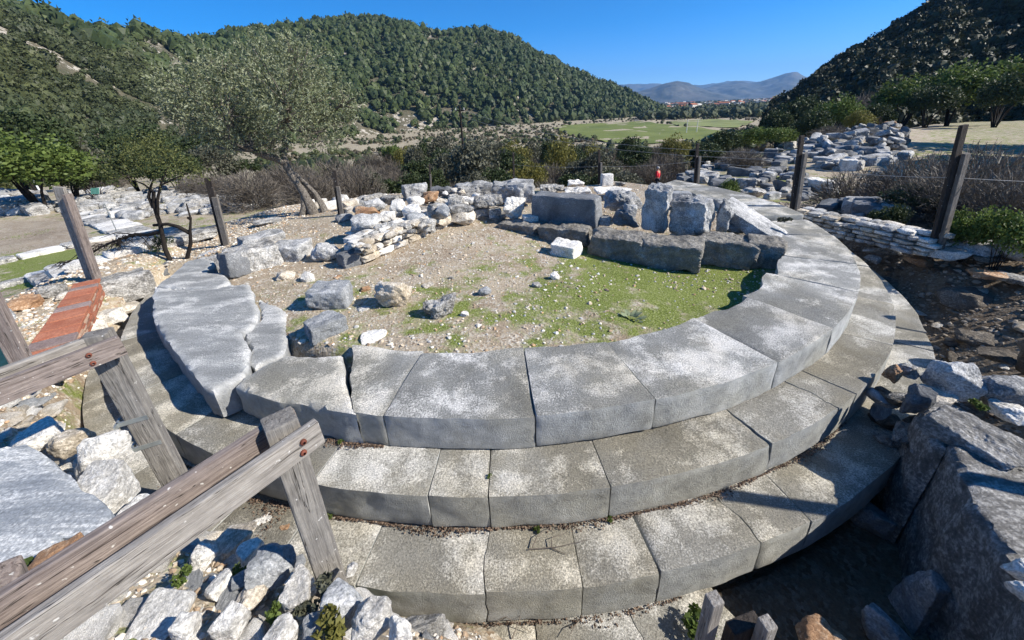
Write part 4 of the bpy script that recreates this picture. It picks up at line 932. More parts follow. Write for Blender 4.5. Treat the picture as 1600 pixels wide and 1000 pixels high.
# ------------------------------------------------------------------ dry stone wall on the bank
def dry_wall(name, pts, h, depth_, label, mats, seed, cs=.075, ln=(.12, .3), step_top=0):
    """flat stones laid in uneven courses along a polyline; one mesh"""
    rn = random.Random(seed); V_, F_, Mi = [], [], []; n0 = 0
    P = [np.array(p, float) for p in pts]; seg = [np.linalg.norm(P[i + 1][:2] - P[i][:2]) for i in range(len(P) - 1)]; T = sum(seg)
    def at(s):
        i = 0
        while i < len(seg) - 1 and s > seg[i]: s -= seg[i]; i += 1
        k = s / seg[i]; d = (P[i + 1] - P[i]) / seg[i]; return P[i] + (P[i + 1] - P[i]) * k, math.atan2(d[1], d[0])
    zc = 0; row = 0
    while zc < h:
        ch = cs * rn.uniform(.75, 1.3)
        for side in ((-1, 1) if zc + ch < h - .02 else (-1, 0, 1)):
            s = rn.uniform(0, .1)
            while s < T:
                L = rn.uniform(*ln); p, a = at(min(s + L / 2, T)); p = p.copy()
                if zc > h * .8 and rn.random() < .25: s += L; continue
                nx, ny = -math.sin(a), math.cos(a); dd = depth_ * .3 * side + rn.uniform(-.02, .02)
                V, F = rock_v(rn.randint(0, 9999), (L * .98, depth_ * (.45 if side else .3) * rn.uniform(.8, 1.1), ch * rn.uniform(.85, 1.0)), 'ashlar' if rn.random() < .6 else 'block', 2, 1.3)
                q = a + rn.uniform(-.06, .06); c_, s_ = math.cos(q), math.sin(q); X = V[:, 0] * c_ - V[:, 1] * s_; Y = V[:, 0] * s_ + V[:, 1] * c_
                V = np.stack([X + p[0] + nx * dd, Y + p[1] + ny * dd, V[:, 2] + p[2] + zc], 1)
                V_.append(V); F_.append(F + n0); n0 += len(V); Mi += [rn.randrange(len(mats))] * len(F); s += L + .006
        zc += ch * .96; row += 1
    me = mesh_np(name, np.concatenate(V_), np.concatenate(F_), mats, True, 35, Mi)
    c = P[0]; me.transform(Matrix.Translation((-c[0], -c[1], -c[2]))); o = obj(name, me, None, tuple(c)); thing(o, label, 'dry stone wall'); return o
wp = [U(1236, 344, -.25), U(1300, 360, -.27), U(1360, 372, -.25), U(1420, 385, -.22), U(1462, 392, -.18)]
wp = [p - np.array([0, 0, .12]) + np.array([.15, .15, 0]) for p in wp]
dry_wall('dry_stone_wall', wp, .34, .42, 'low dry stone wall of flat pale stones running along the bank at the right', [b['white'], b['pale'], b['rough'], b['block']], 61)
# rubble wall at the left of the floor
rw = [U(560, 418, -.08), U(600, 400, -.08), U(650, 378, -.07), U(700, 356, -.05), U(742, 338, 0)]
rw = [p + np.array([-.12, .12, .04]) for p in rw]
dry_wall('rubble_wall', rw, .30, .5, 'rough retaining wall of cream and grey rubble along the left of the stony floor', [b['pale'], b['rough'], b['white'], b['pale']], 62, .10, (.12, .32))
# stones heaped on that wall
gh = 'stones heaped on the rubble wall'
hp = [((549, 331, 598, 361), 'block', 'grey block with a round drill hole on top of the rubble wall', .2, 10), ((557, 319, 604, 333), 'rough', 'pale stone behind the orange one on the heap', .25, 0), ((558, 322, 594, 339), 'ochre', 'orange sandstone piece on the heap', .2, 6),
      ((610, 312, 640, 340), 'white', 'bright white stone at the heap top left', .22, 15), ((632, 318, 662, 345), 'white', 'light stone at the heap centre', .2, -20), ((668, 316, 704, 343), 'rough', 'large pitted stone on the heap right', .22, 12),
      ((634, 331, 665, 354), 'bluegrey', 'bluish faceted stone on the heap front', .16, 30), ((660, 300, 684, 315), 'ochre', 'brown rounded stone behind the heap', .25, 0), ((704, 304, 726, 330), 'rough', 'tall pale stone at the right end of the heap', .2, 0),
      ((592, 346, 628, 371), 'rough', 'grey-buff boulder in the heap front left', .12, 0), ((566, 352, 592, 366), 'pale', 'small buff pair of stones left of the boulder', .12, 0), ((544, 360, 572, 372), 'white', 'small pale slab left of the buff pair', .05, 0),
      ((684, 322, 702, 338), 'bluegrey', 'small squared blue stone on the heap', .3, 10), ((598, 330, 618, 348), 'white', 'white stone beside the drilled block', .2, 0), ((640, 306, 662, 320), 'white', 'white stone at the heap crest', .25, 0),
      ((616, 338, 636, 356), 'pale', 'cream stone in the heap middle', .15, 0), ((650, 340, 680, 362), 'rough', 'mottled stone low in the heap', .1, 0), ((680, 334, 704, 352), 'pale', 'yellowish stone low in the heap right', .1, 0),
      ((575, 312, 600, 322), 'block', 'low dark stone behind the heap at the left', .15, 0), ((700, 328, 742, 352), 'pale', 'cream boulder at the right end of the rubble wall', .02, 0), ((706, 318, 738, 336), 'rough', 'pitted stone above the cream boulder', .18, 0)]
for bx, mt_, lb, zz, yw in hp: rock_px('heap_stone', lb, (bx[0] - 3, bx[1] - 3, bx[2] + 3, bx[3] + 2), b[mt_], 'rock', z=zz, yaw=yw, dep=.8, group=gh, cat='stone', sub=4, sink=.02)
it = []
for i in range(150):
    px_, py_ = rn.uniform(560, 730), 0; py_ = 392 - (px_ - 560) * .36 - rn.uniform(-4, 40); p = U(px_, py_, rn.uniform(.08, .26)); s_ = rn.uniform(.07, .19)
    it.append(((p[0], p[1], p[2]), (s_ * 1.2, s_, s_ * .8), rn.uniform(0, 6)))
pack('heap_stone', 'small pale stone filling the heap on the rubble wall', 'small rubble of the heap', it, ['white', 'pale', 'rough', 'pale'], sub=3)
# ------------------------------------------------------------------ hills
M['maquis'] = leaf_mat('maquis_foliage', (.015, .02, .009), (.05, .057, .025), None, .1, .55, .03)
def rdir(px, py):
    d = ray(px, py); h = math.hypot(d[0], d[1]); return math.atan2(d[0], d[1]), d[2] / h
def interp(x, xs, ys): return np.interp(x, xs, ys)
def hill(name, ridge, foot, Df, Dr, nA, mat, seed, rough=.10, back=.6, prof=.85, nT=70, low=0):
    ridge = [(p[0], p[1] + low) for p in ridge]
    """ridge/foot: silhouette samples (px,py); Df/Dr: distances (px,m). Real terrain with depth and a far side"""
    rx = np.array([rdir(*p)[0] for p in ridge]); rs_ = np.array([rdir(*p)[1] for p in ridge])
    xs = np.array([rdir(p[0], np.interp(p[0], [q[0] for q in ridge], [q[1] for q in ridge]))[0] for p in Df])
    A = np.linspace(rx[0], rx[-1], nA); T = np.linspace(-.05, 1 + back, nT)
    df = interp(A, xs, [p[1] for p in Df]); xs2 = np.array([rdir(p[0], np.interp(p[0], [q[0] for q in ridge], [q[1] for q in ridge]))[0] for p in Dr])
    dr = interp(A, xs2, [p[1] for p in Dr]); sl_ = interp(A, rx, rs_)
    zr = CAMZ + sl_ * dr
    AA_, TT = np.meshgrid(A, T, indexing='ij')
    D = df[:, None] + TT * (dr - df)[:, None]; X = D * np.sin(AA_); Y = D * np.cos(AA_)
    zf = H((df * np.sin(A)), (df * np.cos(A))) - 1.5
    hgt = (zr - zf)[:, None]; t = np.clip(TT, 0, None)
    pf = np.where(t < 1, np.sin(np.clip(t, 0, 1) * math.pi / 2) ** (1 / prof) , 1 - ((t - 1) / max(back, .01)) ** 1.5 * .8)
    nz = fbm(P3(X.ravel() / 160, Y.ravel() / 160), 1, 5, seed, .5).reshape(X.shape)
    gl = np.abs(fbm(P3(AA_.ravel() * 7, TT.ravel() * .6), 1, 3, seed + 3).reshape(X.shape))
    w_ = np.clip(t, 0, 1) * np.clip(1 - t, 0, 1) * 4
    Z = zf[:, None] + hgt * pf + hgt * rough * (nz * w_ - gl * w_ * .6)
    Z = np.where(TT < 0, zf[:, None] - 3, Z)
    V = np.stack([X.ravel(), Y.ravel(), Z.ravel()], 1)
    i, j = np.meshgrid(np.arange(nA - 1), np.arange(nT - 1), indexing='ij'); i = i.ravel(); j = j.ravel()
    F = np.stack([i * nT + j, (i + 1) * nT + j, (i + 1) * nT + j + 1, i * nT + j + 1], 1)
    o = struct(obj(name, mesh_np(name, V, F, mat)))
    def sample(n, rng, t0=0, t1=1.06):
        a = rng.uniform(0, nA - 1.001, n); tt = rng.uniform(t0, t1, n)
        # uniform in area: thin by distance
        k = (tt + .05) / (1.05 + back) * (nT - 1); ai = a.astype(int); ki = np.clip(k.astype(int), 0, nT - 2)
        fa = a - ai; fk = k - ki
        g = lambda Q: (Q[ai, ki] * (1 - fa) * (1 - fk) + Q[ai + 1, ki] * fa * (1 - fk) + Q[ai, ki + 1] * (1 - fa) * fk + Q[ai + 1, ki + 1] * fa * fk)
        P = np.stack([g(X), g(Y), g(Z)], 1); return P, tt
    return o, sample
def hill_mat(name, rock, soil, scr, rockw=.6, s=.02):
    mt, n, b_ = newmat(name); v = coords(n, world=True, rnd=False)
    a = noise(n, v, s, 6, .6); f = noise(n, v, s * 12, 6, .7); c = mix(n, ramp(n, f, [(.4, 0.), (.6, 1.)]), soil, scr)
    q = N(n, 'Math', operation='MULTIPLY'); n.links.new(a, q.inputs[0]); n.links.new(f, q.inputs[1])
    c = mix(n, ramp(n, q.outputs[0], [(rockw * .46, 0.), (rockw * .5, 1.)]), c, rock)
    n.links.new(c, b_.inputs['Base Color']); b_.inputs['Roughness'].default_value = .95; bump(n, b_, [(f, 1)], 1, 1.); return mt
HM = hill_mat('hillside_ground', (.42, .38, .32), (.13, .11, .075), (.06, .065, .035), .62)
left_hill, s_left = hill('hill', [(-260, 10), (-120, 14), (0, 25), (60, 31), (120, 43), (175, 58), (230, 53), (290, 62), (330, 65), (400, 49), (480, 39), (560, 31), (600, 32), (640, 43), (680, 56), (720, 49), (760, 47), (800, 58), (840, 80), (880, 101), (920, 120), (960, 135), (1000, 154), (1025, 168), (1040, 176)],
    None, [(-260, 100), (0, 130), (200, 200), (400, 300), (600, 380), (800, 420), (1040, 540)], [(-260, 300), (0, 330), (200, 400), (260, 560), (400, 620), (600, 650), (800, 650), (1040, 600)], 260, HM, 3, .10, low=6)
right_hill, s_right = hill('hill', [(1205, 172), (1220, 160), (1240, 150), (1262, 131), (1290, 106), (1340, 77), (1370, 62), (1400, 42), (1440, 17), (1460, 2), (1500, -32), (1600, -110), (1750, -200), (2000, -330), (2400, -480)],
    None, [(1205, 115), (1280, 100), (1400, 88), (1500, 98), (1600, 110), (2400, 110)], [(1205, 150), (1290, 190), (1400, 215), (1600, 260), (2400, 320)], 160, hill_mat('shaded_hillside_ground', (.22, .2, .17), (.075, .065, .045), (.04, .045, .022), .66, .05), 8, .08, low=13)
spur, s_spur = hill('hill', [(900, 150), (930, 145), (965, 142), (990, 148), (1010, 158), (1040, 170), (1060, 178)], None, [(900, 620), (1060, 640)], [(900, 760), (1060, 700)], 50, HM, 5, .1)
# far mountains
def mount_mat(name, c1, c2):
    mt, n, b_ = newmat(name); v = coords(n, world=True, rnd=False); f = noise(n, v, .004, 8, .65)
    n.links.new(ramp(n, f, [(.35, c1), (.65, c2)]), b_.inputs['Base Color']); return mt
MM = mount_mat('distant_slopes', (.035, .045, .04), (.12, .115, .10))
hill('mountain', [(900, 152), (940, 136), (980, 132), (1020, 131), (1060, 134), (1100, 133), (1140, 127), (1165, 126), (1200, 130), (1300, 128), (1500, 140)], None, [(900, 8500), (1500, 8500)], [(900, 10500), (1500, 10500)], 120, MM, 21, .12)
hill('mountain', [(1060, 152), (1090, 142), (1110, 135), (1135, 131), (1150, 127), (1170, 130), (1190, 127), (1205, 124), (1222, 118), (1238, 113), (1246, 113), (1258, 120), (1280, 125), (1330, 130), (1400, 140), (1500, 150)], None, [(1060, 5600), (1500, 5600)], [(1060, 7600), (1500, 7600)], 120, MM, 22, .14)
hill('mountain', [(975, 153), (995, 144), (1015, 138), (1040, 130), (1058, 127), (1075, 129), (1090, 136), (1110, 143), (1130, 147), (1150, 152)], None, [(975, 4200), (1150, 4200)], [(975, 5200), (1150, 5200)], 90, MM, 23, .16)
# ------------------------------------------------------------------ foliage on the hills (one mass each)
def crown_tmpl(seed, nleaf=26, s=.42):
    rs = np.random.RandomState(seed); D, F = ico(1)
    V = D * (1 + .28 * fbm(D + seed, 1.7, 3, seed))[:, None] * np.array([.46, .46, .42]); V[:, 2] += .5
    L = []; Fq = []
    for i in range(nleaf):
        d = rs.normal(0, 1, 3); d /= np.linalg.norm(d); c = d * np.array([.46, .46, .44]) * rs.uniform(.85, 1.12) + [0, 0, .5]
        a = rs.normal(0, 1, 3); a -= a.dot(d) * d * .6; a /= np.linalg.norm(a); b_ = np.cross(a, rs.normal(0, 1, 3)); b_ /= np.linalg.norm(b_)
        k = s * rs.uniform(.3, .6); n0 = len(V) + len(L) * 1; L += [c - a * k * .5, c + a * k * .5, c + b_ * k * .8]; Fq.append((len(V) + 3 * i, len(V) + 3 * i + 1, len(V) + 3 * i + 2))
    return np.concatenate([V, np.array(L)]), np.concatenate([F, np.array(Fq)])
TM = [crown_tmpl(s) for s in range(6)]
def crown_fine(seed):
    rs = np.random.RandomState(seed); D, F = ico(2)
    V = D * (1 + .22 * fbm(D + seed, 1.7, 3, seed) + .16 * fbm(D + seed, 5, 2, seed))[:, None] * np.array([.44, .44, .40]); V[:, 2] += .5
    n = 230; d = rs.normal(0, 1, (n, 3)); d /= np.linalg.norm(d, axis=1)[:, None]; c = d * np.array([.46, .46, .43]) * (1 + .22 * fbm(d + seed, 1.7, 3, seed))[:, None] * rs.uniform(.9, 1.15, n)[:, None] + [0, 0, .5]
    a = rs.normal(0, 1, (n, 3)); a /= np.linalg.norm(a, axis=1)[:, None]; b_ = np.cross(a, rs.normal(0, 1, (n, 3))); b_ /= np.linalg.norm(b_, axis=1)[:, None]; k = rs.uniform(.05, .11, n)[:, None]
    L = np.stack([c - a * k, c + a * k, c + b_ * k * 1.3], 1).reshape(-1, 3); return np.concatenate([V, L]), np.concatenate([F, len(V) + np.arange(3 * n).reshape(-1, 3)])
TMF = [crown_fine(20 + s) for s in range(6)]
def forest(name, P, size, mat, label, seed, squash=1., TM=TM):
    rs = np.random.RandomState(seed); Vs, Fs = [], []; n0 = 0
    for k in range(6):
        idx = np.arange(k, len(P), 6); V, F = TM[k]; m_ = len(idx)
        if not m_: continue
        a = rs.uniform(0, 6.28, m_); s = size[idx] if not np.isscalar(size) else np.full(m_, size); hz = s * rs.uniform(.75, 1.3, m_) * squash
        ca, sa = np.cos(a), np.sin(a); X = (V[:, 0][None] * ca[:, None] - V[:, 1][None] * sa[:, None]) * s[:, None] + P[idx, 0][:, None]
        Y = (V[:, 0][None] * sa[:, None] + V[:, 1][None] * ca[:, None]) * s[:, None] + P[idx, 1][:, None]; Z = V[:, 2][None] * hz[:, None] + P[idx, 2][:, None] - .1 * s[:, None]
        Vs.append(np.stack([X.ravel(), Y.ravel(), Z.ravel()], 1)); Fs.append((F[None] + (np.arange(m_) * len(V))[:, None, None]).reshape(-1, 3) + n0); n0 += m_ * len(V)
    o = stuff(obj(name, mesh_np(name, np.concatenate(Vs), np.concatenate(Fs), mat, False))); thing(o, label, 'vegetation'); return o
rng = np.random.RandomState(4)
P, tt = s_left(19000, rng); d = np.hypot(P[:, 0], P[:, 1]); msk = fbm(P, 1 / 45., 4, 9)
az = np.degrees(np.arctan2(P[:, 0], P[:, 1])); sparse = np.clip((-az - 22) / 25, 0, 1)
gap = (msk > .74 - .32 * sparse) & (rng.rand(len(P)) < .8); lowz = (tt < .22) & (rng.rand(len(P)) < .55)
keep = ~gap & ~lowz & (rng.rand(len(P)) < np.clip(d / 420, .35, 1))
P = P[keep]; sz = 3.2 + 7.5 * rng.rand(len(P)) ** 1.8; sp_ = rng.rand(len(P)) < (.25 + .5 * sparse[keep])
dd_ = np.hypot(P[:, 0], P[:, 1]); near = dd_ < 300; sz = np.where(near, sz * .72, sz)
forest('hillside_scrub', P[near], sz[near], M['scrub_dark'], 'scrub and small trees on the nearer left slope, around bare rocky patches', 22, .9, TMF)
P, sz, sp_ = P[~near], sz[~near], sp_[~near]
forest('hillside_forest', P[~sp_], sz[~sp_], M['pine'], 'dense dark green forest covering the rounded hill across the valley', 1, 1.1)
forest('hillside_scrub', P[sp_], sz[sp_] * .75, M['scrub_dark'], 'grey-green scrub scattered between the trees of the left hill', 2)
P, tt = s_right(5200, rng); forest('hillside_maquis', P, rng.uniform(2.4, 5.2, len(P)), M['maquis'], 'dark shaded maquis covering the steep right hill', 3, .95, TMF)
P, tt = s_spur(500, rng); forest('hillside_scrub', P, rng.uniform(3, 7, len(P)), M['scrub_dark'], 'scrub on the low spur at the far end of the left hill', 4)
# valley floor scrub and tree lines
px_ = rng.uniform(380, 1260, 9000); D_ = 10 ** rng.uniform(math.log10(55), math.log10(480), 9000)
a_ = np.array([rdir(p, 170)[0] for p in px_]); X = D_ * np.sin(a_); Y = D_ * np.cos(a_)
fields = [[(862, 200), (893, 195), (1000, 190), (1128, 204), (1134, 222), (1050, 224), (960, 226), (900, 214)], [(1040, 190), (1125, 187), (1180, 190), (1150, 200), (1060, 197)]]
FW = [[G(*q)[:2] for q in f] for f in fields]
inside = np.zeros(len(X), bool)
for f in FW: inside |= polygon_mask(X, Y, f)
dens = fbm(P3(X, Y), 1 / 40., 3, 12); k = ~inside & (dens > -.25) & (rng.rand(len(X)) < np.clip(D_ / 200, .3, 1)); X, Y, D_ = X[k], Y[k], D_[k]
Z = Hn(X, Y); Pv = np.stack([X, Y, Z], 1); mixk = rng.rand(len(X))
forest('valley_scrub', Pv[mixk < .75], rng.uniform(.8, 2.3, (mixk < .75).sum()), M['scrub'], 'brown-grey brush covering the valley floor', 5, .8)
forest('valley_scrub', Pv[mixk >= .75], rng.uniform(1.5, 3.6, (mixk >= .75).sum()), M['scrub_dark'], 'dark bushes dotted over the valley floor', 6, .9)
# hedges and the wooded plain before the town
px_ = rng.uniform(1000, 1300, 3600); D_ = 10 ** rng.uniform(math.log10(420), math.log10(3800), 3600); a_ = np.array([rdir(p, 160)[0] for p in px_]); X = D_ * np.sin(a_); Y = D_ * np.cos(a_)
forest('plain_trees', np.stack([X, Y, H(X, Y)], 1), rng.uniform(5, 11, 3600), M['scrub_dark'], 'dark trees of the plain between the fields and the town', 7, .9)
for i, f in enumerate(FW):
    pl = np.array(f); cx_, cy_ = pl.mean(0); B = densify(pl, max(1, np.ptp(pl, axis=0).max() / 30), 0, 3)
    xs = np.linspace(pl[:, 0].min(), pl[:, 0].max(), 26); ys = np.linspace(pl[:, 1].min(), pl[:, 1].max(), 26); gx2, gy2 = np.meshgrid(xs, ys); g = np.stack([gx2.ravel(), gy2.ravel()], 1); g = g[polygon_mask(g[:, 0], g[:, 1], B)]
    V, E_, Fc, *_ = geometry.delaunay_2d_cdt([Vector(p) for p in B] + [Vector(p) for p in g], [(q, (q + 1) % len(B)) for q in range(len(B))], [], 1, 1e-4)
    V2 = np.array([v[:] for v in V]); zz = Hn(V2[:, 0], V2[:, 1]) + .35
    mt, n, b_ = newmat('field_grass'); v = coords(n, world=True, rnd=False); q = noise(n, v, .03, 6, .6); n.links.new(ramp(n, q, [(.35, (.11, .14, .03)), (.6, (.17, .195, .05))] if i != 1 else [(.35, (.17, .18, .07)), (.6, (.22, .25, .09))]), b_.inputs['Base Color'])
    struct(obj('field', mesh_np('field', np.stack([V2[:, 0], V2[:, 1], zz], 1), np.array([f_ for f_ in Fc if len(f_) == 3]), mt)))
# ------------------------------------------------------------------ town houses
rn = random.Random(3); lib = []
for k in range(5):
    mb = MB(); w_, d_, h_ = rn.uniform(8, 16), rn.uniform(8, 12), rn.uniform(4, 10); mb.box((0, 0, h_ / 2), (w_, d_, h_), None, 0)
    rh = 2.2; V = [(-w_ / 2 - .5, -d_ / 2 - .5, h_), (w_ / 2 + .5, -d_ / 2 - .5, h_), (w_ / 2 + .5, d_ / 2 + .5, h_), (-w_ / 2 - .5, d_ / 2 + .5, h_), (-w_ / 2 + 1, 0, h_ + rh), (w_ / 2 - 1, 0, h_ + rh)]
    me_v = [np.array(V)]; mb.add(V, [(0, 1, 5, 4), (2, 3, 4, 5), (1, 2, 5, 5), (3, 0, 4, 4)], 1)
    for ix in range(3):
        for iz in range(int(h_ // 3)): mb.box((-w_ / 3 + ix * w_ / 3, -d_ / 2 - .02, 1.8 + iz * 3), (1.2, .1, 1.4), None, 2)
    lib.append(mb.mesh('house', [M['wallw'], M['roof'] if k % 3 else M['wallw'], M['dark_cloth']]))
for i in range(150):
    px = rn.uniform(1035, 1245); D = 10 ** rn.uniform(math.log10(750), math.log10(2600)); a = rdir(px, 160)[0]; x, y = D * math.sin(a), D * math.cos(a)
    o = obj('house', lib[i % 5], None, (x, y, H(x, y)[0] - .3), (0, 0, rn.uniform(0, 3.1))); s = rn.uniform(.8, 1.3); o.scale = (s, s, s)
    thing(o, 'tiny pale house with a red roof in the distant town on the plain' if i % 5 % 3 else 'tiny white flat-looking house in the distant town on the plain', 'house', 'houses of the distant town')
# ------------------------------------------------------------------ bushes and trees one can tell apart
def leaf_cloud(seed, n, leaf, lumps=14, aspect=1.6, shape='round', fill=.35):
    rs = np.random.RandomState(seed); C = []; Rr = []
    for i in range(lumps):
        d = rs.normal(0, 1, 3); d[2] = abs(d[2]) * .9 - .25; d /= np.linalg.norm(d); C.append(np.array([d[0] * .30, d[1] * .30, .52 + d[2] * .26])); Rr.append(rs.uniform(.13, .24))
    C = np.array(C); Rr = np.array(Rr); k = rs.randint(0, lumps, n); d = rs.normal(0, 1, (n, 3)); d /= np.linalg.norm(d, axis=1)[:, None]
    rad = Rr[k] * (fill + (1 - fill) * rs.rand(n) ** .35); c = C[k] + d * rad[:, None] * (1 + .25 * fbm(d * 2 + k[:, None], 1.5, 2, seed))[:, None]
    c[:, 2] = np.clip(c[:, 2], .015, None)
    a = rs.normal(0, 1, (n, 3)) + d * .5; a /= np.linalg.norm(a, axis=1)[:, None]; b_ = np.cross(a, rs.normal(0, 1, (n, 3))); b_ /= np.linalg.norm(b_, axis=1)[:, None]
    s = leaf * rs.uniform(.6, 1.4, n)[:, None]
    V = np.stack([c - a * s, c + b_ * s / aspect, c + a * s, c - b_ * s / aspect], 1).reshape(-1, 3)
    V[:, 2] = np.clip(V[:, 2], 0, None)
    return V, np.arange(4 * n).reshape(-1, 4)
def stems(seed, n=9, top=.7, r_=.018):
    rs = random.Random(seed); mb = MB()
    for i in range(n):
        a = rs.uniform(0, 6.28); l = rs.uniform(.1, .3); p0 = np.array([0, 0, -.05]); p1 = np.array([math.cos(a) * l * .4, math.sin(a) * l * .4, top * .45]); p2 = np.array([math.cos(a) * l, math.sin(a) * l, top * rs.uniform(.8, 1.1)])
        mb.tube([p0, p1 + [rs.uniform(-.03, .03)] * 3, p2], [r_, r_ * .6, r_ * .2], 5)
    return mb
def twig_cloud(seed, n=2600):
    """bare shrub: many thin upward-fanning twigs"""
    rs = np.random.RandomState(seed); a = rs.uniform(0, 6.28, n); e = np.arccos(rs.uniform(.05, 1, n)); r0 = rs.rand(n) ** .6 * .42
    d = np.stack([np.sin(e) * np.cos(a), np.sin(e) * np.sin(a), np.cos(e)], 1); c = d * r0[:, None] * np.array([1.05, 1.05, 1.5]); c[:, 2] = np.abs(c[:, 2]) + .06
    t = d + rs.normal(0, .55, (n, 3)); t[:, 2] += .25; t /= np.linalg.norm(t, axis=1)[:, None]; L = rs.uniform(.05, .15, n)[:, None]
    sdv = np.cross(t, rs.normal(0, 1, (n, 3))); sdv /= np.linalg.norm(sdv, axis=1)[:, None]; w_ = .0022 + .002 * rs.rand(n)[:, None]
    V = np.stack([c - sdv * w_, c + sdv * w_, c + t * L + sdv * w_ * .4, c + t * L - sdv * w_ * .4], 1).reshape(-1, 3); V[:, 2] = np.clip(V[:, 2], 0, None); return V, np.arange(4 * n).reshape(-1, 4)
BL = {}
def bush_lib(kind, k):
    key = (kind, k)
    if key not in BL:
        s = hash_(kind) + k * 13
        if kind == 'twig': V, F = twig_cloud(s, 5200); mt_ = M['twig_leaf']
        else:
            V, F = leaf_cloud(s, {'dark': 5200, 'green': 5200, 'yellow': 3800, 'grey': 5200, 'tree': 6000, 'darktree': 6500}[kind], .022, 16 if 'tree' not in kind else 22)
            mt_ = M[{'dark': 'dark_leaf', 'green': 'green_leaf', 'yellow': 'yellow_leaf', 'grey': 'grey_leaf', 'tree': 'green_leaf', 'darktree': 'dark_leaf'}[kind]]
            if 'tree' in kind: V = V * [1, 1, .9] + [0, 0, .1]
        BL[key] = (mesh_np('foliage', V, F, mt_, False), stems(s, 7 if 'tree' not in kind else 5, .62, .012 if 'tree' not in kind else .02).mesh('stems', M['bark_grey'] if kind == 'twig' else M['bark_dark'], True))
    return BL[key]
def hash_(s): return sum(ord(c) * (i + 3) for i, c in enumerate(s))
KN = {'twig': 'bare_shrub', 'dark': 'dark_bush', 'green': 'green_bush', 'yellow': 'yellow_bush', 'grey': 'grey_bush', 'tree': 'green_tree', 'darktree': 'evergreen_tree'}
def bush(kind, x, y, w_, h_, label, group, k=0, z=None, cat=None):
    f, s = bush_lib(kind, k % 3); e = empty(KN[kind], (x, y, (Hn(x, y)[0] if z is None else z) - .05 * h_)); e.rotation_euler = (0, 0, (x * 7.3 + y * 3.1) % 6.28)
    e.scale = (w_, w_, h_); thing(e, label, cat or ('tree' if 'tree' in kind else 'bush'), group)
    obj('foliage' if kind != 'twig' else 'twigs', f, e); obj('trunk' if 'tree' in kind else 'stems', s, e); return e
def bush_px(kind, x0, top, x1, D, label, group=None, k=0, cat=None, hk=1.):
    a, s = rdir((x0 + x1) / 2, top); x, y = D * math.sin(a), D * math.cos(a); zt = CAMZ + s * D; zb = Hn(x, y)[0]; dep_ = depth((x, y, (zt + zb) / 2))
    w_ = (x1 - x0) / F_PX * dep_ * 1.15; h_ = max(.5 * w_, zt - zb) * 1.12 * hk; return bush(kind, x, y, w_, h_, label, group, k, zb, cat)
gT = 'bushes of the thicket behind the platform'
names = {'dark': 'dark green bush', 'grey': 'grey-green bush', 'twig': 'bare brownish shrub', 'yellow': 'yellow-green bush', 'green': 'fresh green bush'}
TB = []
rn = random.Random(8)
for row, (D, top, wd) in enumerate(((21, 262, 62), (30, 246, 62), (42, 228, 52), (58, 214, 42))):
    x = 575
    while x < 1085:
        kd = rn.choice(['dark', 'grey', 'twig', 'yellow', 'grey', 'dark', 'twig'] if row else ['dark', 'grey', 'grey', 'dark', 'twig']); w_ = wd * rn.uniform(.7, 1.25); tp = top + rn.uniform(-7, 9) + (8 if x < 640 else 0) - (x - 800) * .01
        if (row == 0 and x > 985) or (row == 1 and x > 1045): x += w_; continue
        TB.append((bush_px(kd, x - w_ / 2, tp, x + w_ / 2, D * rn.uniform(.93, 1.07), '', gT, rn.randrange(3)), kd, row, x)); x += w_ * .62
OD = ['first', 'second', 'third', 'fourth', 'fifth', 'sixth', 'seventh', 'eighth', 'ninth', 'tenth', 'eleventh', 'twelfth', 'thirteenth', 'fourteenth', 'fifteenth', 'sixteenth', 'seventeenth', 'eighteenth', 'nineteenth', 'twentieth']
for row in range(4):
    for i, t_ in enumerate([t for t in TB if t[2] == row]): t_[0]['label'] = '%s, %s from the left in the %s row of the thicket' % (names[t_[1]], OD[min(i, 19)], ['nearest', 'second', 'third', 'farthest'][row])
bush_px('grey', 690, 216, 782, 24, 'large silvery grey-green bush right of the utility pole', gT, 1)
bush_px('yellow', 850, 212, 905, 36, 'tall yellow-green bush behind the middle of the back row', gT, 2)
bush_px('green', 595, 222, 625, 60, 'bright green bush left of the utility pole, farther off', gT, 0)
gB = 'bare shrubs behind the olive tree'
for i, (x0, tp, x1, D) in enumerate(((330, 246, 420, 15), (390, 232, 480, 17), (455, 222, 560, 18), (500, 232, 590, 14.5), (540, 250, 610, 17), (300, 262, 370, 19), (430, 250, 520, 13.5))):
    bush_px('twig', x0, tp, x1, D * 1.35, ['bare shrub left of the olive trunk', 'bare shrub right behind the olive trunk', 'tall bare shrub to the upper right of the olive trunk', 'bare shrub behind the thin paired fence post', 'bare shrub at the right end of its thicket', 'low bare shrub beyond the burnt tree', 'bare shrub close behind the olive trunk'][i], gB, i)
gL = 'trees and bushes at the left edge of the courtyard'
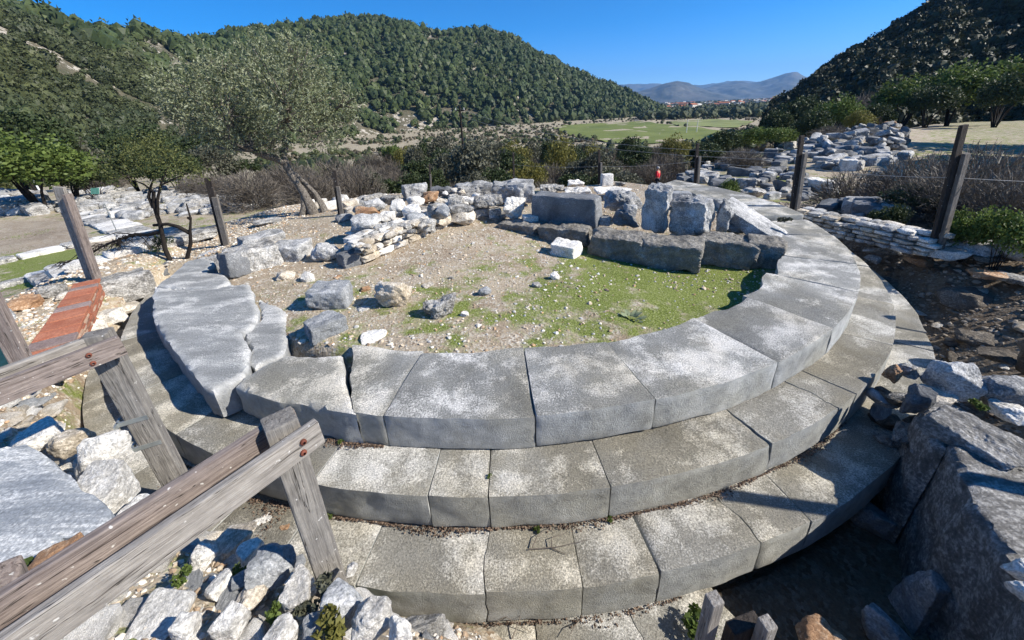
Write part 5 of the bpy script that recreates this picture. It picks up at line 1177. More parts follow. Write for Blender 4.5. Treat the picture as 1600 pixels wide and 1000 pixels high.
for kd, x0, tp, x1, D, lb in (('tree', -60, 208, 75, 27, 'broad fresh green tree at the left edge of the view'), ('tree', 30, 222, 118, 30, 'green tree right of the one at the left edge'), ('darktree', -70, 170, 60, 45, 'grey-green tree behind the broad green tree'), ('dark', 95, 250, 160, 30, 'dark bush beside the white pipe'),
                          ('dark', 150, 232, 235, 32, 'dark green bush beyond the rubble field'), ('dark', 215, 240, 300, 30, 'dark bush behind the burnt tree crown'), ('grey', 60, 205, 130, 50, 'grey bush on the slope above the green trees'), ('twig', 100, 225, 170, 40, 'bare shrub on the slope above the rubble field'),
                          ('grey', 290, 225, 360, 34, 'grey bush under the left side of the olive crown'), ('darktree', 130, 200, 200, 70, 'small dark tree on the lower slope'), ('darktree', 190, 195, 260, 75, 'round dark tree on the lower slope'), ('grey', 0, 190, 60, 80, 'grey tree on the lower slope at the left'), ('dark', 250, 205, 330, 60, 'dark shrub on the slope left of the olive crown'), ('dark', 340, 250, 400, 36, 'dark shrub low behind the olive tree'), ('twig', 270, 262, 330, 26, 'bare shrub behind the left stones')):
    bush_px(kd, x0, tp, x1, D * 1.12, lb, gL, x0 % 3)
gR = 'trees and bushes at the foot of the right hill'
for kd, x0, tp, x1, D, lb in (('tree', 1288, 146, 1345, 66, 'bright green tree above the tall stone heap'), ('tree', 1392, 118, 1470, 78, 'bright green spreading tree left of the paler one at the hill foot'), ('tree', 1470, 96, 1560, 80, 'pale green tree at the hill foot near the right edge'), ('tree', 1550, 92, 1640, 84, 'green tree at the right edge at the hill foot'),
                          ('green', 1188, 196, 1245, 38, 'rounded bright green bush left of the stone heap'), ('green', 1150, 196, 1195, 46, 'fresh green bush beyond the squared block rows'), ('darktree', 1225, 150, 1290, 80, 'round dark tree at the lower end of the right hill'), ('darktree', 1195, 172, 1240, 70, 'small dark tree at the tip of the right hill'),
                          ('darktree', 1250, 172, 1300, 60, 'dark tree beside the bright green one'), ('dark', 1110, 205, 1165, 44, 'dark bush between the green field and the green bush'), ('dark', 1075, 222, 1130, 34, 'dark bush above the far block rows'), ('twig', 1130, 222, 1200, 30, 'bare shrub behind the squared block rows'),
                          ('twig', 1335, 120, 1400, 85, 'bare grey tree between the green trees'), ('dark', 1345, 160, 1400, 70, 'dark bush behind the orange stone heap'), ('darktree', 1440, 128, 1500, 74, 'dark tree under the pale green one'), ('darktree', 1560, 110, 1620, 72, 'dark tree before the right edge tree'), ('yellow', 1330, 170, 1368, 56, 'yellowish bush behind the heap'),
                          ('green', 1126, 279, 1160, 11.2, 'small round green bush beside the far slab of the ring'), ('twig', 1270, 205, 1330, 40, 'dry bush on top of the stone heap')):
    bush_px(kd, x0, tp, x1, D, lb, gR, x0 % 3)
gS = 'shaded shrubs at the right edge'
for kd, x0, tp, x1, D, lb in (('twig', 1395, 205, 1530, 13.5, 'wide bare shrub left of the tallest fence post'), ('twig', 1490, 190, 1650, 12, 'bare shrub right of the tallest fence post'), ('twig', 1440, 235, 1560, 10.5, 'dense bare shrub behind the tallest fence post'), ('twig', 1560, 230, 1680, 10, 'bare shrub cut by the right edge'), ('twig', 1300, 235, 1420, 15, 'thin bare sapling spreading over the sandy path'),
                          ('dark', 1400, 290, 1480, 10.5, 'low dark bush below the bare shrub'), ('green', 1500, 322, 1570, 8.6, 'leafy green plant at the foot of the bare shrubs'), ('green', 1560, 318, 1640, 8.2, 'leafy green plants at the right edge'), ('dark', 1370, 318, 1420, 9.5, 'dark low plant beside the fallen blocks')):
    bush_px(kd, x0, tp, x1, D, lb, gS, x0 % 3)
for (x, y), lb in (((31, 17), 'large evergreen right of the view that shades the sandy path'), ((37, 24), 'second large evergreen right of the view behind the first'), ((25, 10), 'evergreen nearest the right side of the platform, outside the view')):
    bush('darktree', x, y, 10, 8.5, lb, 'evergreens right of the view', int(x) % 3)
# ------------------------------------------------------------------ olive tree
def olive():
    base = G(488, 334); D = base[1]
    def W(px, py, dy=0.): d = ray(px, py); t = (D + dy) / d[1]; return np.array([d[0] * t, d[1] * t, CAMZ + d[2] * t])
    e = empty('olive_tree', tuple(base)); thing(e, 'olive tree with a leaning twisted trunk and a wide silvery crown', 'tree')
    rs = random.Random(2); mb = MB()
    tr = [W(494, 344), W(486, 325), W(474, 300, .05), W(462, 284, .1), W(452, 268, .1), W(446, 255, .1)]
    mb.tube(tr, [.12, .095, .08, .078, .075, .07], 12)
    tr2 = [W(512, 342, .05), W(503, 322, .1), W(492, 303, .2), W(477, 286, .2), W(458, 270, .15)]; mb.tube(tr2, [.10, .07, .06, .055, .05], 10)
    tr3 = [W(470, 344, -.05), W(476, 326, -.05), W(474, 308, .0)]; mb.tube(tr3, [.09, .075, .05], 9)
    limbs = [[W(446, 255, .1), W(430, 247, 0), W(412, 243, -.2), W(395, 236, -.4), (376, 215)], [W(446, 256, .1), W(442, 242, .15), W(446, 228, .2), W(444, 216, .25), (440, 180)]]
    L = []
    for l in limbs:
        pts = [p if not isinstance(p, tuple) else W(*p) for p in l]; mb.tube(pts, np.linspace(.085, .045, len(pts)), 8); L.append(pts)
    lumps = [(330, 150, 62, -.6), (288, 140, 40, -.3), (300, 180, 42, .3), (418, 118, 62, .2), (470, 104, 46, -.1), (500, 150, 52, .3), (448, 180, 54, -.6), (360, 205, 42, -.2), (532, 186, 30, .2), (382, 155, 58, .6), (268, 168, 24, 0), (455, 80, 26, .1), (505, 205, 36, -.2), (400, 212, 36, .5), (545, 160, 24, 0), (345, 118, 34, .2), (440, 140, 60, -.9), (355, 180, 50, -.9), (480, 190, 40, .9), (318, 205, 26, -.2), (420, 225, 24, -.3)]
    LV = []; lf_tot = 0; tw = MB(); rs2 = np.random.RandomState(6)
    for (cx, cy, rp, dy) in lumps:
        c = W(cx, cy, dy); r_ = rp / F_PX * D * .88; src = L[0][-2] if cx < 410 else L[1][-1]
        mid = (src + c) / 2 + np.array([rs.uniform(-.2, .2), rs.uniform(-.2, .2), -.12]); mb.tube([src, mid, c], [.04, .026, .01], 6)
        for q in range(7):
            d = rs2.normal(0, 1, 3); d /= np.linalg.norm(d); mb.tube([mid + (c - mid) * rs.random(), c + d * r_ * .5, c + d * r_ * .95], [.014, .009, .003], 4)
        nt_ = int(265 * (r_ / .8) ** 2)
        d = rs2.normal(0, 1, (nt_, 3)); d /= np.linalg.norm(d, axis=1)[:, None]; rad = r_ * (.35 + .65 * rs2.rand(nt_) ** .45) * (1 + .22 * fbm(d * 1.5 + cx, 1.6, 2, cx))
        p0 = c + d * rad[:, None] * np.array([1, 1, .9]); t = d * .8 + rs2.normal(0, .45, (nt_, 3)); t[:, 2] += .45; t /= np.linalg.norm(t, axis=1)[:, None]; ln = rs2.uniform(.16, .34, nt_)
        nl = 15
        for k in range(nl):
            f = (k + .5) / nl; c_ = p0 + t * (ln * (f - .4))[:, None]; s_ = np.cross(t, rs2.normal(0, 1, (nt_, 3))); s_ /= np.linalg.norm(s_, axis=1)[:, None]
            a = t * .75 + s_ * rs2.uniform(.5, 1.1, nt_)[:, None]; a /= np.linalg.norm(a, axis=1)[:, None]; w_ = np.cross(a, rs2.normal(0, 1, (nt_, 3))); w_ /= np.linalg.norm(w_, axis=1)[:, None]
            ll = rs2.uniform(.045, .075, nt_)[:, None]; ww = .0105; V = np.stack([c_, c_ + a * ll * .5 + w_ * ww, c_ + a * ll, c_ + a * ll * .5 - w_ * ww], 1).reshape(-1, 3); LV.append(V)
    V = np.concatenate(LV); F = np.arange(len(V)).reshape(-1, 4)
    me = mb.mesh('trunk', M['bark'], True)
    # twist and swell of the old trunk
    P = np.zeros((len(me.vertices), 3), np.float32); me.vertices.foreach_get('co', P.ravel()) if False else None
    co = np.empty(len(me.vertices) * 3, np.float32); me.vertices.foreach_get('co', co); co = co.reshape(-1, 3); k = np.clip((W(446, 240)[2] - co[:, 2]) / 1., 0, 1)
    nn = fbm(co, 6, 3, 4); co[:, 0] += nn * .03 * k; co[:, 1] += fbm(co, 6, 3, 14) * .03 * k; me.vertices.foreach_set('co', co.ravel())
    me.transform(Matrix.Translation(-e.location)); obj('trunk', me, e)
    me = mesh_np('crown', V, F, M['olive_leaf'], False); me.transform(Matrix.Translation(-e.location)); obj('crown', me, e)
olive()
# small burnt tree at the left
M['burnt_leaf'] = leaf_mat('thin_crown_leaf', (.07, .085, .025), (.17, .18, .06), None, .3)
def burnt():
    base = G(262, 408); D = base[1]
    def W(px, py, dy=0.): d = ray(px, py); t = (D + dy) / d[1]; return np.array([d[0] * t, d[1] * t, CAMZ + d[2] * t])
    e = empty('burnt_tree', tuple(base)); thing(e, 'small blackened tree with long dead branches reaching left and a thin yellow-green crown', 'tree')
    mb = MB(); rs = random.Random(4)
    def br(pts, r0, r1): pts = [W(*p) for p in pts]; mb.tube(pts, np.linspace(r0, r1, len(pts)), 7); return pts
    br([(268, 412), (258, 390), (254, 370), (250, 350), (244, 332), (240, 318), (240, 300)], .038, .026); br([(240, 325), (232, 308), (236, 290), (240, 280)], .03, .01); br([(246, 340), (246, 312), (252, 285), (262, 262)], .03, .008)
    br([(240, 300), (225, 288), (205, 280)], .02, .006); br([(250, 290), (275, 278), (300, 268)], .016, .005); br([(292, 405), (298, 380), (297, 360), (298, 342), (291, 318)], .034, .01); br([(298, 342), (293, 340)], .03, .02)
    br([(296, 364), (278, 354), (262, 350), (240, 352)], .034, .024)
    m_ = br([(252, 362), (232, 367), (212, 366), (194, 372), (176, 378), (158, 386), (140, 398), (110, 412), (84, 424)], .034, .005)
    for i in range(46):
        k = rs.uniform(1.5, 7.6); i0 = int(k); p = m_[i0] + (m_[i0 + 1] - m_[i0]) * (k - i0); d = np.array([rs.uniform(-.75, .05), rs.uniform(-.35, .35), rs.uniform(-.42, .1)]); l = rs.uniform(.25, .9)
        q = p + d * l * .5; mb.tube([p, q + np.array([0, 0, .04]), p + d * l + np.array([0, 0, -.05])], [.011, .007, .002], 4)
        for j in range(3): mb.tube([q, q + np.array([rs.uniform(-.3, .1), rs.uniform(-.2, .2), rs.uniform(-.25, .08)])], [.005, .0015], 3)
    me = mb.mesh('trunk', M['bark_dark'], True); me.transform(Matrix.Translation(-e.location)); obj('trunk', me, e)
    rs2 = np.random.RandomState(3); LV = []
    for cx, cy, rp, n in ((235, 256, 40, 700), (192, 254, 32, 420), (280, 258, 32, 400), (212, 232, 26, 480), (256, 238, 26, 380), (174, 272, 24, 200), (306, 266, 22, 200), (238, 218, 16, 200)):
        c = W(cx, cy, rs.uniform(-.3, .3)); r_ = rp / F_PX * D; d = rs2.normal(0, 1, (n, 3)); d /= np.linalg.norm(d, axis=1)[:, None]; p = c + d * (r_ * rs2.rand(n)[:, None] ** .5) * (1 + .3 * fbm(d * 2, 1.5, 2, cx))[:, None]
        a = rs2.normal(0, 1, (n, 3)); a /= np.linalg.norm(a, axis=1)[:, None]; w_ = np.cross(a, rs2.normal(0, 1, (n, 3))); w_ /= np.linalg.norm(w_, axis=1)[:, None]; s = rs2.uniform(.012, .022, n)[:, None]
        LV.append(np.stack([p - a * s, p + w_ * s * .5, p + a * s, p - w_ * s * .5], 1).reshape(-1, 3))
        for q in range(6):
            dd = rs2.normal(0, 1, 3); dd /= np.linalg.norm(dd); 
    V = np.concatenate(LV); me = mesh_np('crown', V, np.arange(len(V)).reshape(-1, 4), M['burnt_leaf'], False); me.transform(Matrix.Translation(-e.location)); obj('crown', me, e)
    # dark leafy tuft at its foot
    V, F = leaf_cloud(5, 900, .03, 6); c = G(262, 400); o = obj('dark_bush', mesh_np('dark_bush', V * .42, F, M['dark_leaf'], False), None, tuple(c)); thing(o, 'dark leafy tuft at the foot of the burnt tree', 'bush')
burnt()
# ------------------------------------------------------------------ utility pole and wires
def utility():
    a, s = rdir(718, 165); D = 46; x, y = D * math.sin(a), D * math.cos(a); zt = CAMZ + s * D; zb = Hn(x, y)[0]
    e = empty('utility_pole', (x, y, zb)); thing(e, 'tall thin wooden utility pole with a crossarm beyond the thicket', 'utility pole')
    mb = MB(); mb.tube([(0, 0, -.3), (0, 0, zt - zb)], [.16, .10], 10); obj('pole', mb.mesh('pole', M['bark_dark'], True, 40), e)
    mb = MB(); mb.box((0, 0, zt - zb - .5), (1.1, .1, .1)); obj('crossarm', mb.mesh('crossarm', M['bark_dark']), e)
    for sx in (-.45, 0, .45):
        mb = MB(); mb.tube([(sx, 0, zt - zb - .45), (sx, 0, zt - zb - .2)], [.05, .03], 6); obj('insulator', mb.mesh('insulator', M['white_paint'], True), e)
    for k, (ex, ey) in enumerate(((1260, 240), (1330, 252))):
        a2, s2 = rdir(ex, ey); D2 = 24; q = np.array([D2 * math.sin(a2), D2 * math.cos(a2), CAMZ + s2 * D2]); wire('power_line', np.array([x + .3 * k, y, zt - .3 - .8 * k]), q, ['upper', 'lower'][k] + ' power line sagging right from the utility pole', .012, 1.1)
utility()
for i, (px, ty, by) in enumerate(((1075, 186, 203), (1091, 186, 202))):
    D = 230; a, s = rdir(px, ty); x, y = D * math.sin(a), D * math.cos(a); zb = H(x, y)[0]; mb = MB(); mb.tube([(0, 0, 0), (0, 0, 7)], [.2, .14], 6); o = obj('field_pole', mb.mesh('field_pole', M['white_paint'], True), None, (x, y, zb)); thing(o, ['left', 'right'][i] + ' one of two pale poles standing in the green fields', 'pole')
# ------------------------------------------------------------------ rubble fields far off
def field_stones(name, poly, n, size, mats, label, group, seed, zup=0., kind='block', sub=3, minpx=0, cat='stone block'):
    rs = random.Random(seed); xs = [p[0] for p in poly]; ys = [p[1] for p in poly]; lib = [rock_mesh(name, seed * 10 + k, (1, .7, .6), b[mats[k % len(mats)]], ['block', 'ashlar', 'rock'][k % 3] if kind == 'block' else 'rock', sub) for k in range(8)]; c = 0
    P_ = [np.array(p, float) for p in poly]; LL = []
    while c < n:
        px, py = rs.uniform(min(xs), max(xs)), rs.uniform(min(ys), max(ys))
        if not polygon_mask(np.array([px]), np.array([py]), P_)[0]: continue
        p = G(px, py); s = rs.uniform(*size); kb = rs.randrange(8); o = obj(name, lib[kb], None, (p[0], p[1], p[2] - .08 * s + zup * rs.random()), (rs.uniform(-.4, .4) if zup else rs.uniform(-.15, .15), rs.uniform(-.4, .4) if zup else rs.uniform(-.15, .15), rs.uniform(0, 3.14) if zup or rs.random() < .5 else rs.uniform(.5, .8)))
        o.scale = (s * rs.uniform(.9, 1.6), s, s * rs.uniform(.7, 1.1)); thing(o, label, cat, group); c += 1; LL.append((o, CW[mats[kb % len(mats)]], s))
    relabel(LL, {1: 'the block rows behind the visitor', 2: 'the blocks beside the path', 3: 'the tall heap', 4: 'the orange heap', 5: 'the fallen blocks', 6: 'the left rubble field', 7: 'the left edge pile', 8: 'the olive foot'}[seed])
field_stones('squared_block', [(1045, 266), (1070, 252), (1130, 244), (1240, 258), (1242, 280), (1130, 300), (1110, 286), (1045, 290)], 95, (.45, .85), ['block_dark', 'block', 'rough', 'block_dark'], 'squared grey block in the rows behind the red-shirted visitor', 'block rows behind the visitor', 1)
field_stones('squared_block', [(1165, 240), (1200, 222), (1300, 222), (1395, 240), (1420, 246), (1370, 262), (1290, 268), (1245, 258)], 95, (.5, 1.1), ['block', 'rough', 'block_dark', 'block'], 'pale block laid out beside the sandy path below the stone heap', 'blocks laid beside the path', 2)
field_stones('heaped_stone', [(1240, 236), (1262, 212), (1300, 196), (1345, 190), (1400, 205), (1416, 216), (1395, 236), (1300, 240)], 200, (.35, .9), ['block_dark', 'block', 'block_dark', 'rough'], 'angular grey stone of the tall heap under the right hill', 'stones of the tall heap', 3, .5)
field_stones('heaped_stone', [(1345, 196), (1352, 184), (1380, 181), (1405, 186), (1412, 200), (1380, 204)], 60, (.4, .8), ['ochre', 'pale', 'ochre', 'rough'], 'orange-tinted stone of the small heap above the grey one', 'stones of the orange heap', 4, .4)
field_stones('fallen_block', [(1165, 300), (1195, 288), (1260, 282), (1300, 284), (1380, 300), (1440, 318), (1430, 345), (1370, 350), (1290, 325), (1200, 312)], 80, (.28, .6), ['block', 'block_dark', 'rough', 'block_dark'], 'grey fallen block behind the dry stone wall', 'fallen blocks behind the dry stone wall', 5)
field_stones('field_stone', [(95, 312), (110, 300), (200, 296), (300, 292), (400, 303), (445, 318), (380, 332), (330, 333), (225, 346), (130, 334)], 170, (.35, .8), ['rough', 'block', 'block', 'rough'], 'pale stone of the wide rubble field beyond the courtyard', 'stones of the left rubble field', 6)
field_stones('field_stone', [(-20, 302), (60, 306), (92, 325), (80, 336), (-20, 336)], 45, (.5, 1.3), ['bluegrey', 'rough', 'block', 'rough'], 'flat grey stone piled at the left edge beyond the courtyard', 'flat stones piled at the left edge', 7)
field_stones('field_stone', [(430, 318), (560, 300), (640, 300), (600, 325), (540, 345), (505, 330)], 40, (.15, .4), ['rough', 'pale', 'white', 'block'], 'small stone scattered around the foot of the olive tree', 'stones around the olive tree', 8, 0, 'rock')
o = rock_px('squared_block', 'cleanly cut pale block at the edge of the sandy path', (1310, 248, 1334, 268), b['white'], 'ashlar', yaw=15, dep=.8); rock_px('squared_block', 'tall squared dark stack block left of the middle of the block rows', (1192, 232, 1212, 250), b['block_dark'], 'ashlar', yaw=5, dep=.8)
rock_px('squared_block', 'large dark squared block beside the orange heap', (1398, 174, 1416, 190), b['block_dark'], 'ashlar', yaw=5, dep=.8); rock_px('fallen_block', 'big white sloping boulder among the fallen blocks', (1256, 276, 1302, 304), b['white'], 'rock', yaw=-20, dep=.8)
rock_px('fallen_block', 'dark pointed boulder among the fallen blocks', (1206, 278, 1234, 300), b['block_dark'], 'rock', yaw=0, dep=.8); rock_px('fallen_block', 'rounded pale boulder beside the small round green bush', (1155, 290, 1192, 312), b['rough'], 'rock', yaw=0, dep=.8)
rock_px('field_stone', 'pale blue-white block near the kerb crossing', (176, 328, 198, 342), b['white'], 'ashlar', yaw=10, dep=.7); rock_px('field_stone', 'flat grey stone lying left of the olive trunk', (398, 340, 440, 352), b['rough'], 'flat', yaw=0, dep=.8)
# stone kerbs in the lower courtyard
def kerb(px, wpx, label, seed):
    rs = random.Random(seed); pts = [G(*p) for p in px]; Vs, Fs, Mi, n0 = [], [], [], 0
    for i in range(len(pts) - 1):
        a_, c_ = pts[i], pts[i + 1]; L = np.linalg.norm((c_ - a_)[:2]); d = (c_ - a_) / L; yaw = math.atan2(d[1], d[0]); t = 0
        while t < L:
            l = rs.uniform(.5, 1.1); V, F = rock_v(rs.randrange(9999), (l * .97, wpx * rs.uniform(.85, 1.1), .16), 'ashlar', 3, 1.2); q = a_ + d * (t + l / 2); cc, ss = math.cos(yaw), math.sin(yaw)
            X = V[:, 0] * cc - V[:, 1] * ss + q[0]; Y = V[:, 0] * ss + V[:, 1] * cc + q[1]; Vs.append(np.stack([X, Y, V[:, 2] + Hn(q[0], q[1])[0] - .04], 1)); Fs.append(F + n0); n0 += len(V); Mi += [rs.randrange(2)] * len(F); t += l
    me = mesh_np('stone_kerb', np.concatenate(Vs), np.concatenate(Fs), [b['white'], b['rough']], True, 35, Mi); c = pts[0]; me.transform(Matrix.Translation((-c[0], -c[1], -c[2]))); o = obj('stone_kerb', me, None, tuple(c)); thing(o, label, 'kerb')
kerb([(-20, 416), (60, 398), (130, 381), (190, 370), (250, 372)], .55, 'middle line of flat pale kerb stones across the lower courtyard', 1)
kerb([(-20, 454), (60, 434), (110, 425), (165, 408), (245, 386), (280, 378)], .45, 'nearest line of flat pale kerb stones in the lower courtyard', 2)
kerb([(105, 326), (135, 338), (175, 352), (215, 368), (245, 374)], 1.0, 'broad diagonal line of paving slabs running down to the kerb lines', 3)
# small signs and pipe
def sign(name, px, py, w_, h_, mat, label):
    p = G(px, py); e = empty(name, tuple(p)); thing(e, label, 'sign'); mb = MB(); mb.tube([(0, 0, -.1), (0, 0, h_)], .02, 6); obj('stake', mb.mesh('stake', M['steel'], True), e)
    mb = MB(); mb.box((0, -.03, h_), (w_, .02, w_ * .75), Matrix.Rotation(-.4, 3, 'X')); obj('panel', mb.mesh('panel', mat), e)
sign('small_sign', 158, 318, .45, .7, M['teal'], 'small teal information sign in the left rubble field'); sign('small_sign', 1396, 304, .38, .5, M['teal'], 'small green information sign beside the sandy path')
p = G(67, 306); mb = MB(); mb.tube([(0, 0, -.2), (-.1, 0, .9), (-.15, 0, 1.0), (.1, 0, 1.5)], [.06, .06, .06, .05], 8); o = obj('white_pipe', mb.mesh('white_pipe', M['white_paint'], True), None, tuple(p)); thing(o, 'bent white pipe standing among the flat stones at the left', 'pipe')
p = G(184, 365); mb = MB(); mb.tube([(0, 0, -.1), (0, 0, 1.1)], .015, 6); o = obj('survey_stake', mb.mesh('survey_stake', M['steel'], True), None, tuple(p)); thing(o, 'thin grey stake standing beside the paving slab line', 'stake')
# pale plateau roof beyond the bushes at the left
# ------------------------------------------------------------------ visitor
def person():
    a, s = rdir(1030, 253.5); D = 15.0
    while D < 30:
        x, y = D * math.sin(a), D * math.cos(a)
        if Hn(x, y)[0] + 1.74 >= CAMZ + s * D: pass
        if CAMZ + s * D <= Hn(x, y)[0] + 1.74: break
        D += .1
    zg = Hn(x, y)[0]; e = empty('person', (x, y, zg)); thing(e, 'grey-haired visitor in a red shirt standing sideways behind the platform', 'person'); e.rotation_euler = (0, 0, R(50)); e.scale = (1.12, 1.12, 1.0)
    def skin(name, V, E_, rad, mat, sub=2, root=0):
        me = bpy.data.meshes.new(name); me.from_pydata(V, E_, []); o = obj(name, me, e); mo = o.modifiers.new('skin', 'SKIN'); mo.use_smooth_shade = True
        for i, r_ in enumerate(rad): me.skin_vertices[0].data[i].radius = r_ if isinstance(r_, tuple) else (r_, r_)
        me.skin_vertices[0].data[root].use_root = True; s2 = o.modifiers.new('sub', 'SUBSURF'); s2.levels = sub; s2.render_levels = sub; me.materials.append(mat); return o
    # facing +Y local
    V = [(0, 0, .95), (0, 0, 1.15), (0, .01, 1.38), (0, .02, 1.48), (0, .045, 1.56), (0, .06, 1.66), (.1, 0, .88), (.11, .06, .5), (.11, .0, .09), (.11, .14, .04), (-.1, 0, .88), (-.11, -.04, .5), (-.11, -.12, .09), (-.11, .02, .04),
         (.19, .01, 1.40), (.24, -.02, 1.13), (.22, .12, .92), (.22, .17, .84), (-.19, .01, 1.40), (-.24, -.03, 1.13), (-.2, .10, .93), (-.2, .15, .85),
         (.22, .20, .78), (.235, .19, .77), (.205, .19, .78), (-.2, .18, .79), (-.215, .17, .78), (-.185, .17, .79)]
    E_ = [(0, 1), (1, 2), (2, 3), (3, 4), (4, 5), (0, 6), (6, 7), (7, 8), (8, 9), (0, 10), (10, 11), (11, 12), (12, 13), (2, 14), (14, 15), (15, 16), (16, 17), (2, 18), (18, 19), (19, 20), (20, 21), (17, 22), (17, 23), (17, 24), (21, 25), (21, 26), (21, 27)]
    rad = [.13, (.14, .11), (.15, .11), .055, (.07, .085), (.078, .095), .085, .06, .04, .035, .085, .06, .04, .035, .055, .042, .03, .028, .055, .042, .03, .028, .01, .01, .01, .01, .01, .01]
    skin('body', V, E_, rad, M['skin'])
    V = [(0, 0, .88), (0, 0, 1.12), (0, .01, 1.36), (0, .02, 1.45), (.19, .01, 1.40), (.245, -.02, 1.14), (-.19, .01, 1.40), (-.245, -.03, 1.14), (.235, .05, 1.02), (-.23, .04, 1.02)]
    skin('shirt', V, [(0, 1), (1, 2), (2, 3), (2, 4), (4, 5), (2, 6), (6, 7), (5, 8), (7, 9)], [(.165, .135), (.165, .135), (.17, .13), .075, .07, .058, .07, .058, .05, .05], M['red_cloth'])
    V = [(0, 0, .93), (.1, 0, .86), (.11, .06, .5), (.11, .0, .12), (-.1, 0, .86), (-.11, -.04, .5), (-.11, -.12, .12)]
    skin('trousers', V, [(0, 1), (1, 2), (2, 3), (0, 4), (4, 5), (5, 6)], [.145, .1, .075, .06, .1, .075, .06], M['dark_cloth'])
    me = bpy.data.meshes.new('hair'); bm = bmesh.new(); bmesh.ops.create_icosphere(bm, subdivisions=3, radius=.5)
    for v in bm.verts:
        v.co = Vector((v.co.x * .175, v.co.y * .215, v.co.z * .19)); 
        if v.co.y > .03 and v.co.z < .02: v.co *= .8
        v.co += Vector((0, .035, 1.665))
    bm.to_mesh(me); bm.free(); me.materials.append(M['hair']); obj('hair', me, e)
person()
# ------------------------------------------------------------------ gravel, litter, grass (uncountable)
def scatter(name, P, size, mat, label, seed, flat=.6, sub=1, cat='gravel'):
    rs = np.random.RandomState(seed); D, F = ico(sub) ; T = []
    for k in range(6): T.append(D * (1 + .35 * fbm(D + k * 5, 1.3, 2, k))[:, None] * np.array([.5, .38, .3 * flat / .6]))
    Vs, Fs, n0 = [], [], 0; size = np.broadcast_to(size, len(P))
    for k in range(6):
        ix = np.arange(k, len(P), 6); m_ = len(ix)
        if not m_: continue
        a = rs.uniform(0, 6.28, m_); ca, sa = np.cos(a), np.sin(a); V = T[k]; s = size[ix]; tl = rs.normal(0, .25, m_)
        X = V[None, :, 0] * ca[:, None] - V[None, :, 1] * sa[:, None]; Y = V[None, :, 0] * sa[:, None] + V[None, :, 1] * ca[:, None]; Z = V[None, :, 2] + X * tl[:, None]
        Vs.append(np.stack([(X * s[:, None] + P[ix, 0][:, None]).ravel(), (Y * s[:, None] + P[ix, 1][:, None]).ravel(), (Z * s[:, None] + P[ix, 2][:, None]).ravel()], 1)); Fs.append((F[None] + (np.arange(m_) * len(V))[:, None, None]).reshape(-1, 3) + n0); n0 += m_ * len(V)
    o = stuff(obj(name, mesh_np(name, np.concatenate(Vs), np.concatenate(Fs), mat, False))); thing(o, label, cat); return o
rg = np.random.RandomState(12)
def pol(n, r0, r1, t0, t1): r = np.sqrt(rg.uniform(r0 * r0, r1 * r1, n)); t = np.radians(rg.uniform(t0, t1, n)); return C0[0] + r * np.cos(t), C0[1] + r * np.sin(t)
def grassy(x, y): return .12 + .55 * gauss(x, y, 2.6, 4.6, 1.1) + .35 * gauss(x, y, 1.3, 4.9, 1.2) + .30 * gauss(x, y, -.9, 3.7, .6) + .2 * gauss(x, y, .8, 3.4, .7) + .2 * gauss(x, y, -2.4, 4.2, .6)
x, y = pol(26000, 0, 4.62, -180, 180); g_ = grassy(x, y); k = rg.rand(len(x)) < np.clip(.98 - .75 * g_ + .5 * fbm(P3(x, y), 1.3, 3, 2), .12, 1); x, y = x[k], y[k]
P = np.stack([x, y, Hn(x, y) + .001], 1); sz = .009 + .038 * rg.rand(len(x)) ** 3 + (rg.rand(len(x)) < .02) * .045
scatter('gravel', P, sz, M['gravel'], 'buff and cream gravel strewn over the floor inside the ring', 1)
x, y = pol(15000, 6.15, 7.6, -150, -90); P = np.stack([x, y, Hn(x, y) + .002], 1); scatter('gravel', P, .008 + .045 * rg.rand(len(x)) ** 2.6, M['gravel'], 'pale gravel between the stones of the lower left edge', 2)
x, y = pol(7000, 6.0, 9.0, -180, -138); P = np.stack([x, y, Hn(x, y) + .002], 1); scatter('gravel', P, .012 + .07 * rg.rand(len(x)) ** 3, M['gravel'], 'gravel and chips around the red tiled wall', 3)
x, y = pol(9000, 3.6, 6.3, 140, 195); k = np.hypot(x - C0[0], y - C0[1]) > 4.5; x, y = x[k], y[k]; P = np.stack([x, y, Hn(x, y) + .002], 1); scatter('gravel', P, .012 + .05 * rg.rand(len(x)) ** 3, M['gravel'], 'gravel on the mound around the olive tree and leaning blocks', 4)
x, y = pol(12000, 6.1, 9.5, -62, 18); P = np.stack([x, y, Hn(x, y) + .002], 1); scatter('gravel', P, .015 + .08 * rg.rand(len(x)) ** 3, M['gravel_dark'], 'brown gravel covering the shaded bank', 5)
# leaf litter lodged against the risers
def arc_litter(n, r, z, t0, t1, w_, seed):
    rs = np.random.RandomState(seed); t = np.radians(rs.uniform(t0, t1, n)); rr_ = r + np.abs(rs.normal(0, w_, n)) * (1 + .7 * np.sin(t * 37)); return np.stack([C0[0] + rr_ * np.cos(t), C0[1] + rr_ * np.sin(t), z + rs.uniform(0, .015, n)], 1)
P = np.concatenate([arc_litter(2400, 5.70, -.598, -108, -60, .016, 1), arc_litter(500, 5.34, -.298, -105, -100, .02, 2), arc_litter(500, 6.07, -.90, -100, -80, .02, 3), arc_litter(900, 5.72, -.598, -118, -106, .09, 4)])
scatter('leaf_litter', P, .005 + .012 * rg.rand(len(P)), M['litter'], 'dry leaf litter lodged along the foot of the step risers', 6, .5, 1, 'leaf litter')
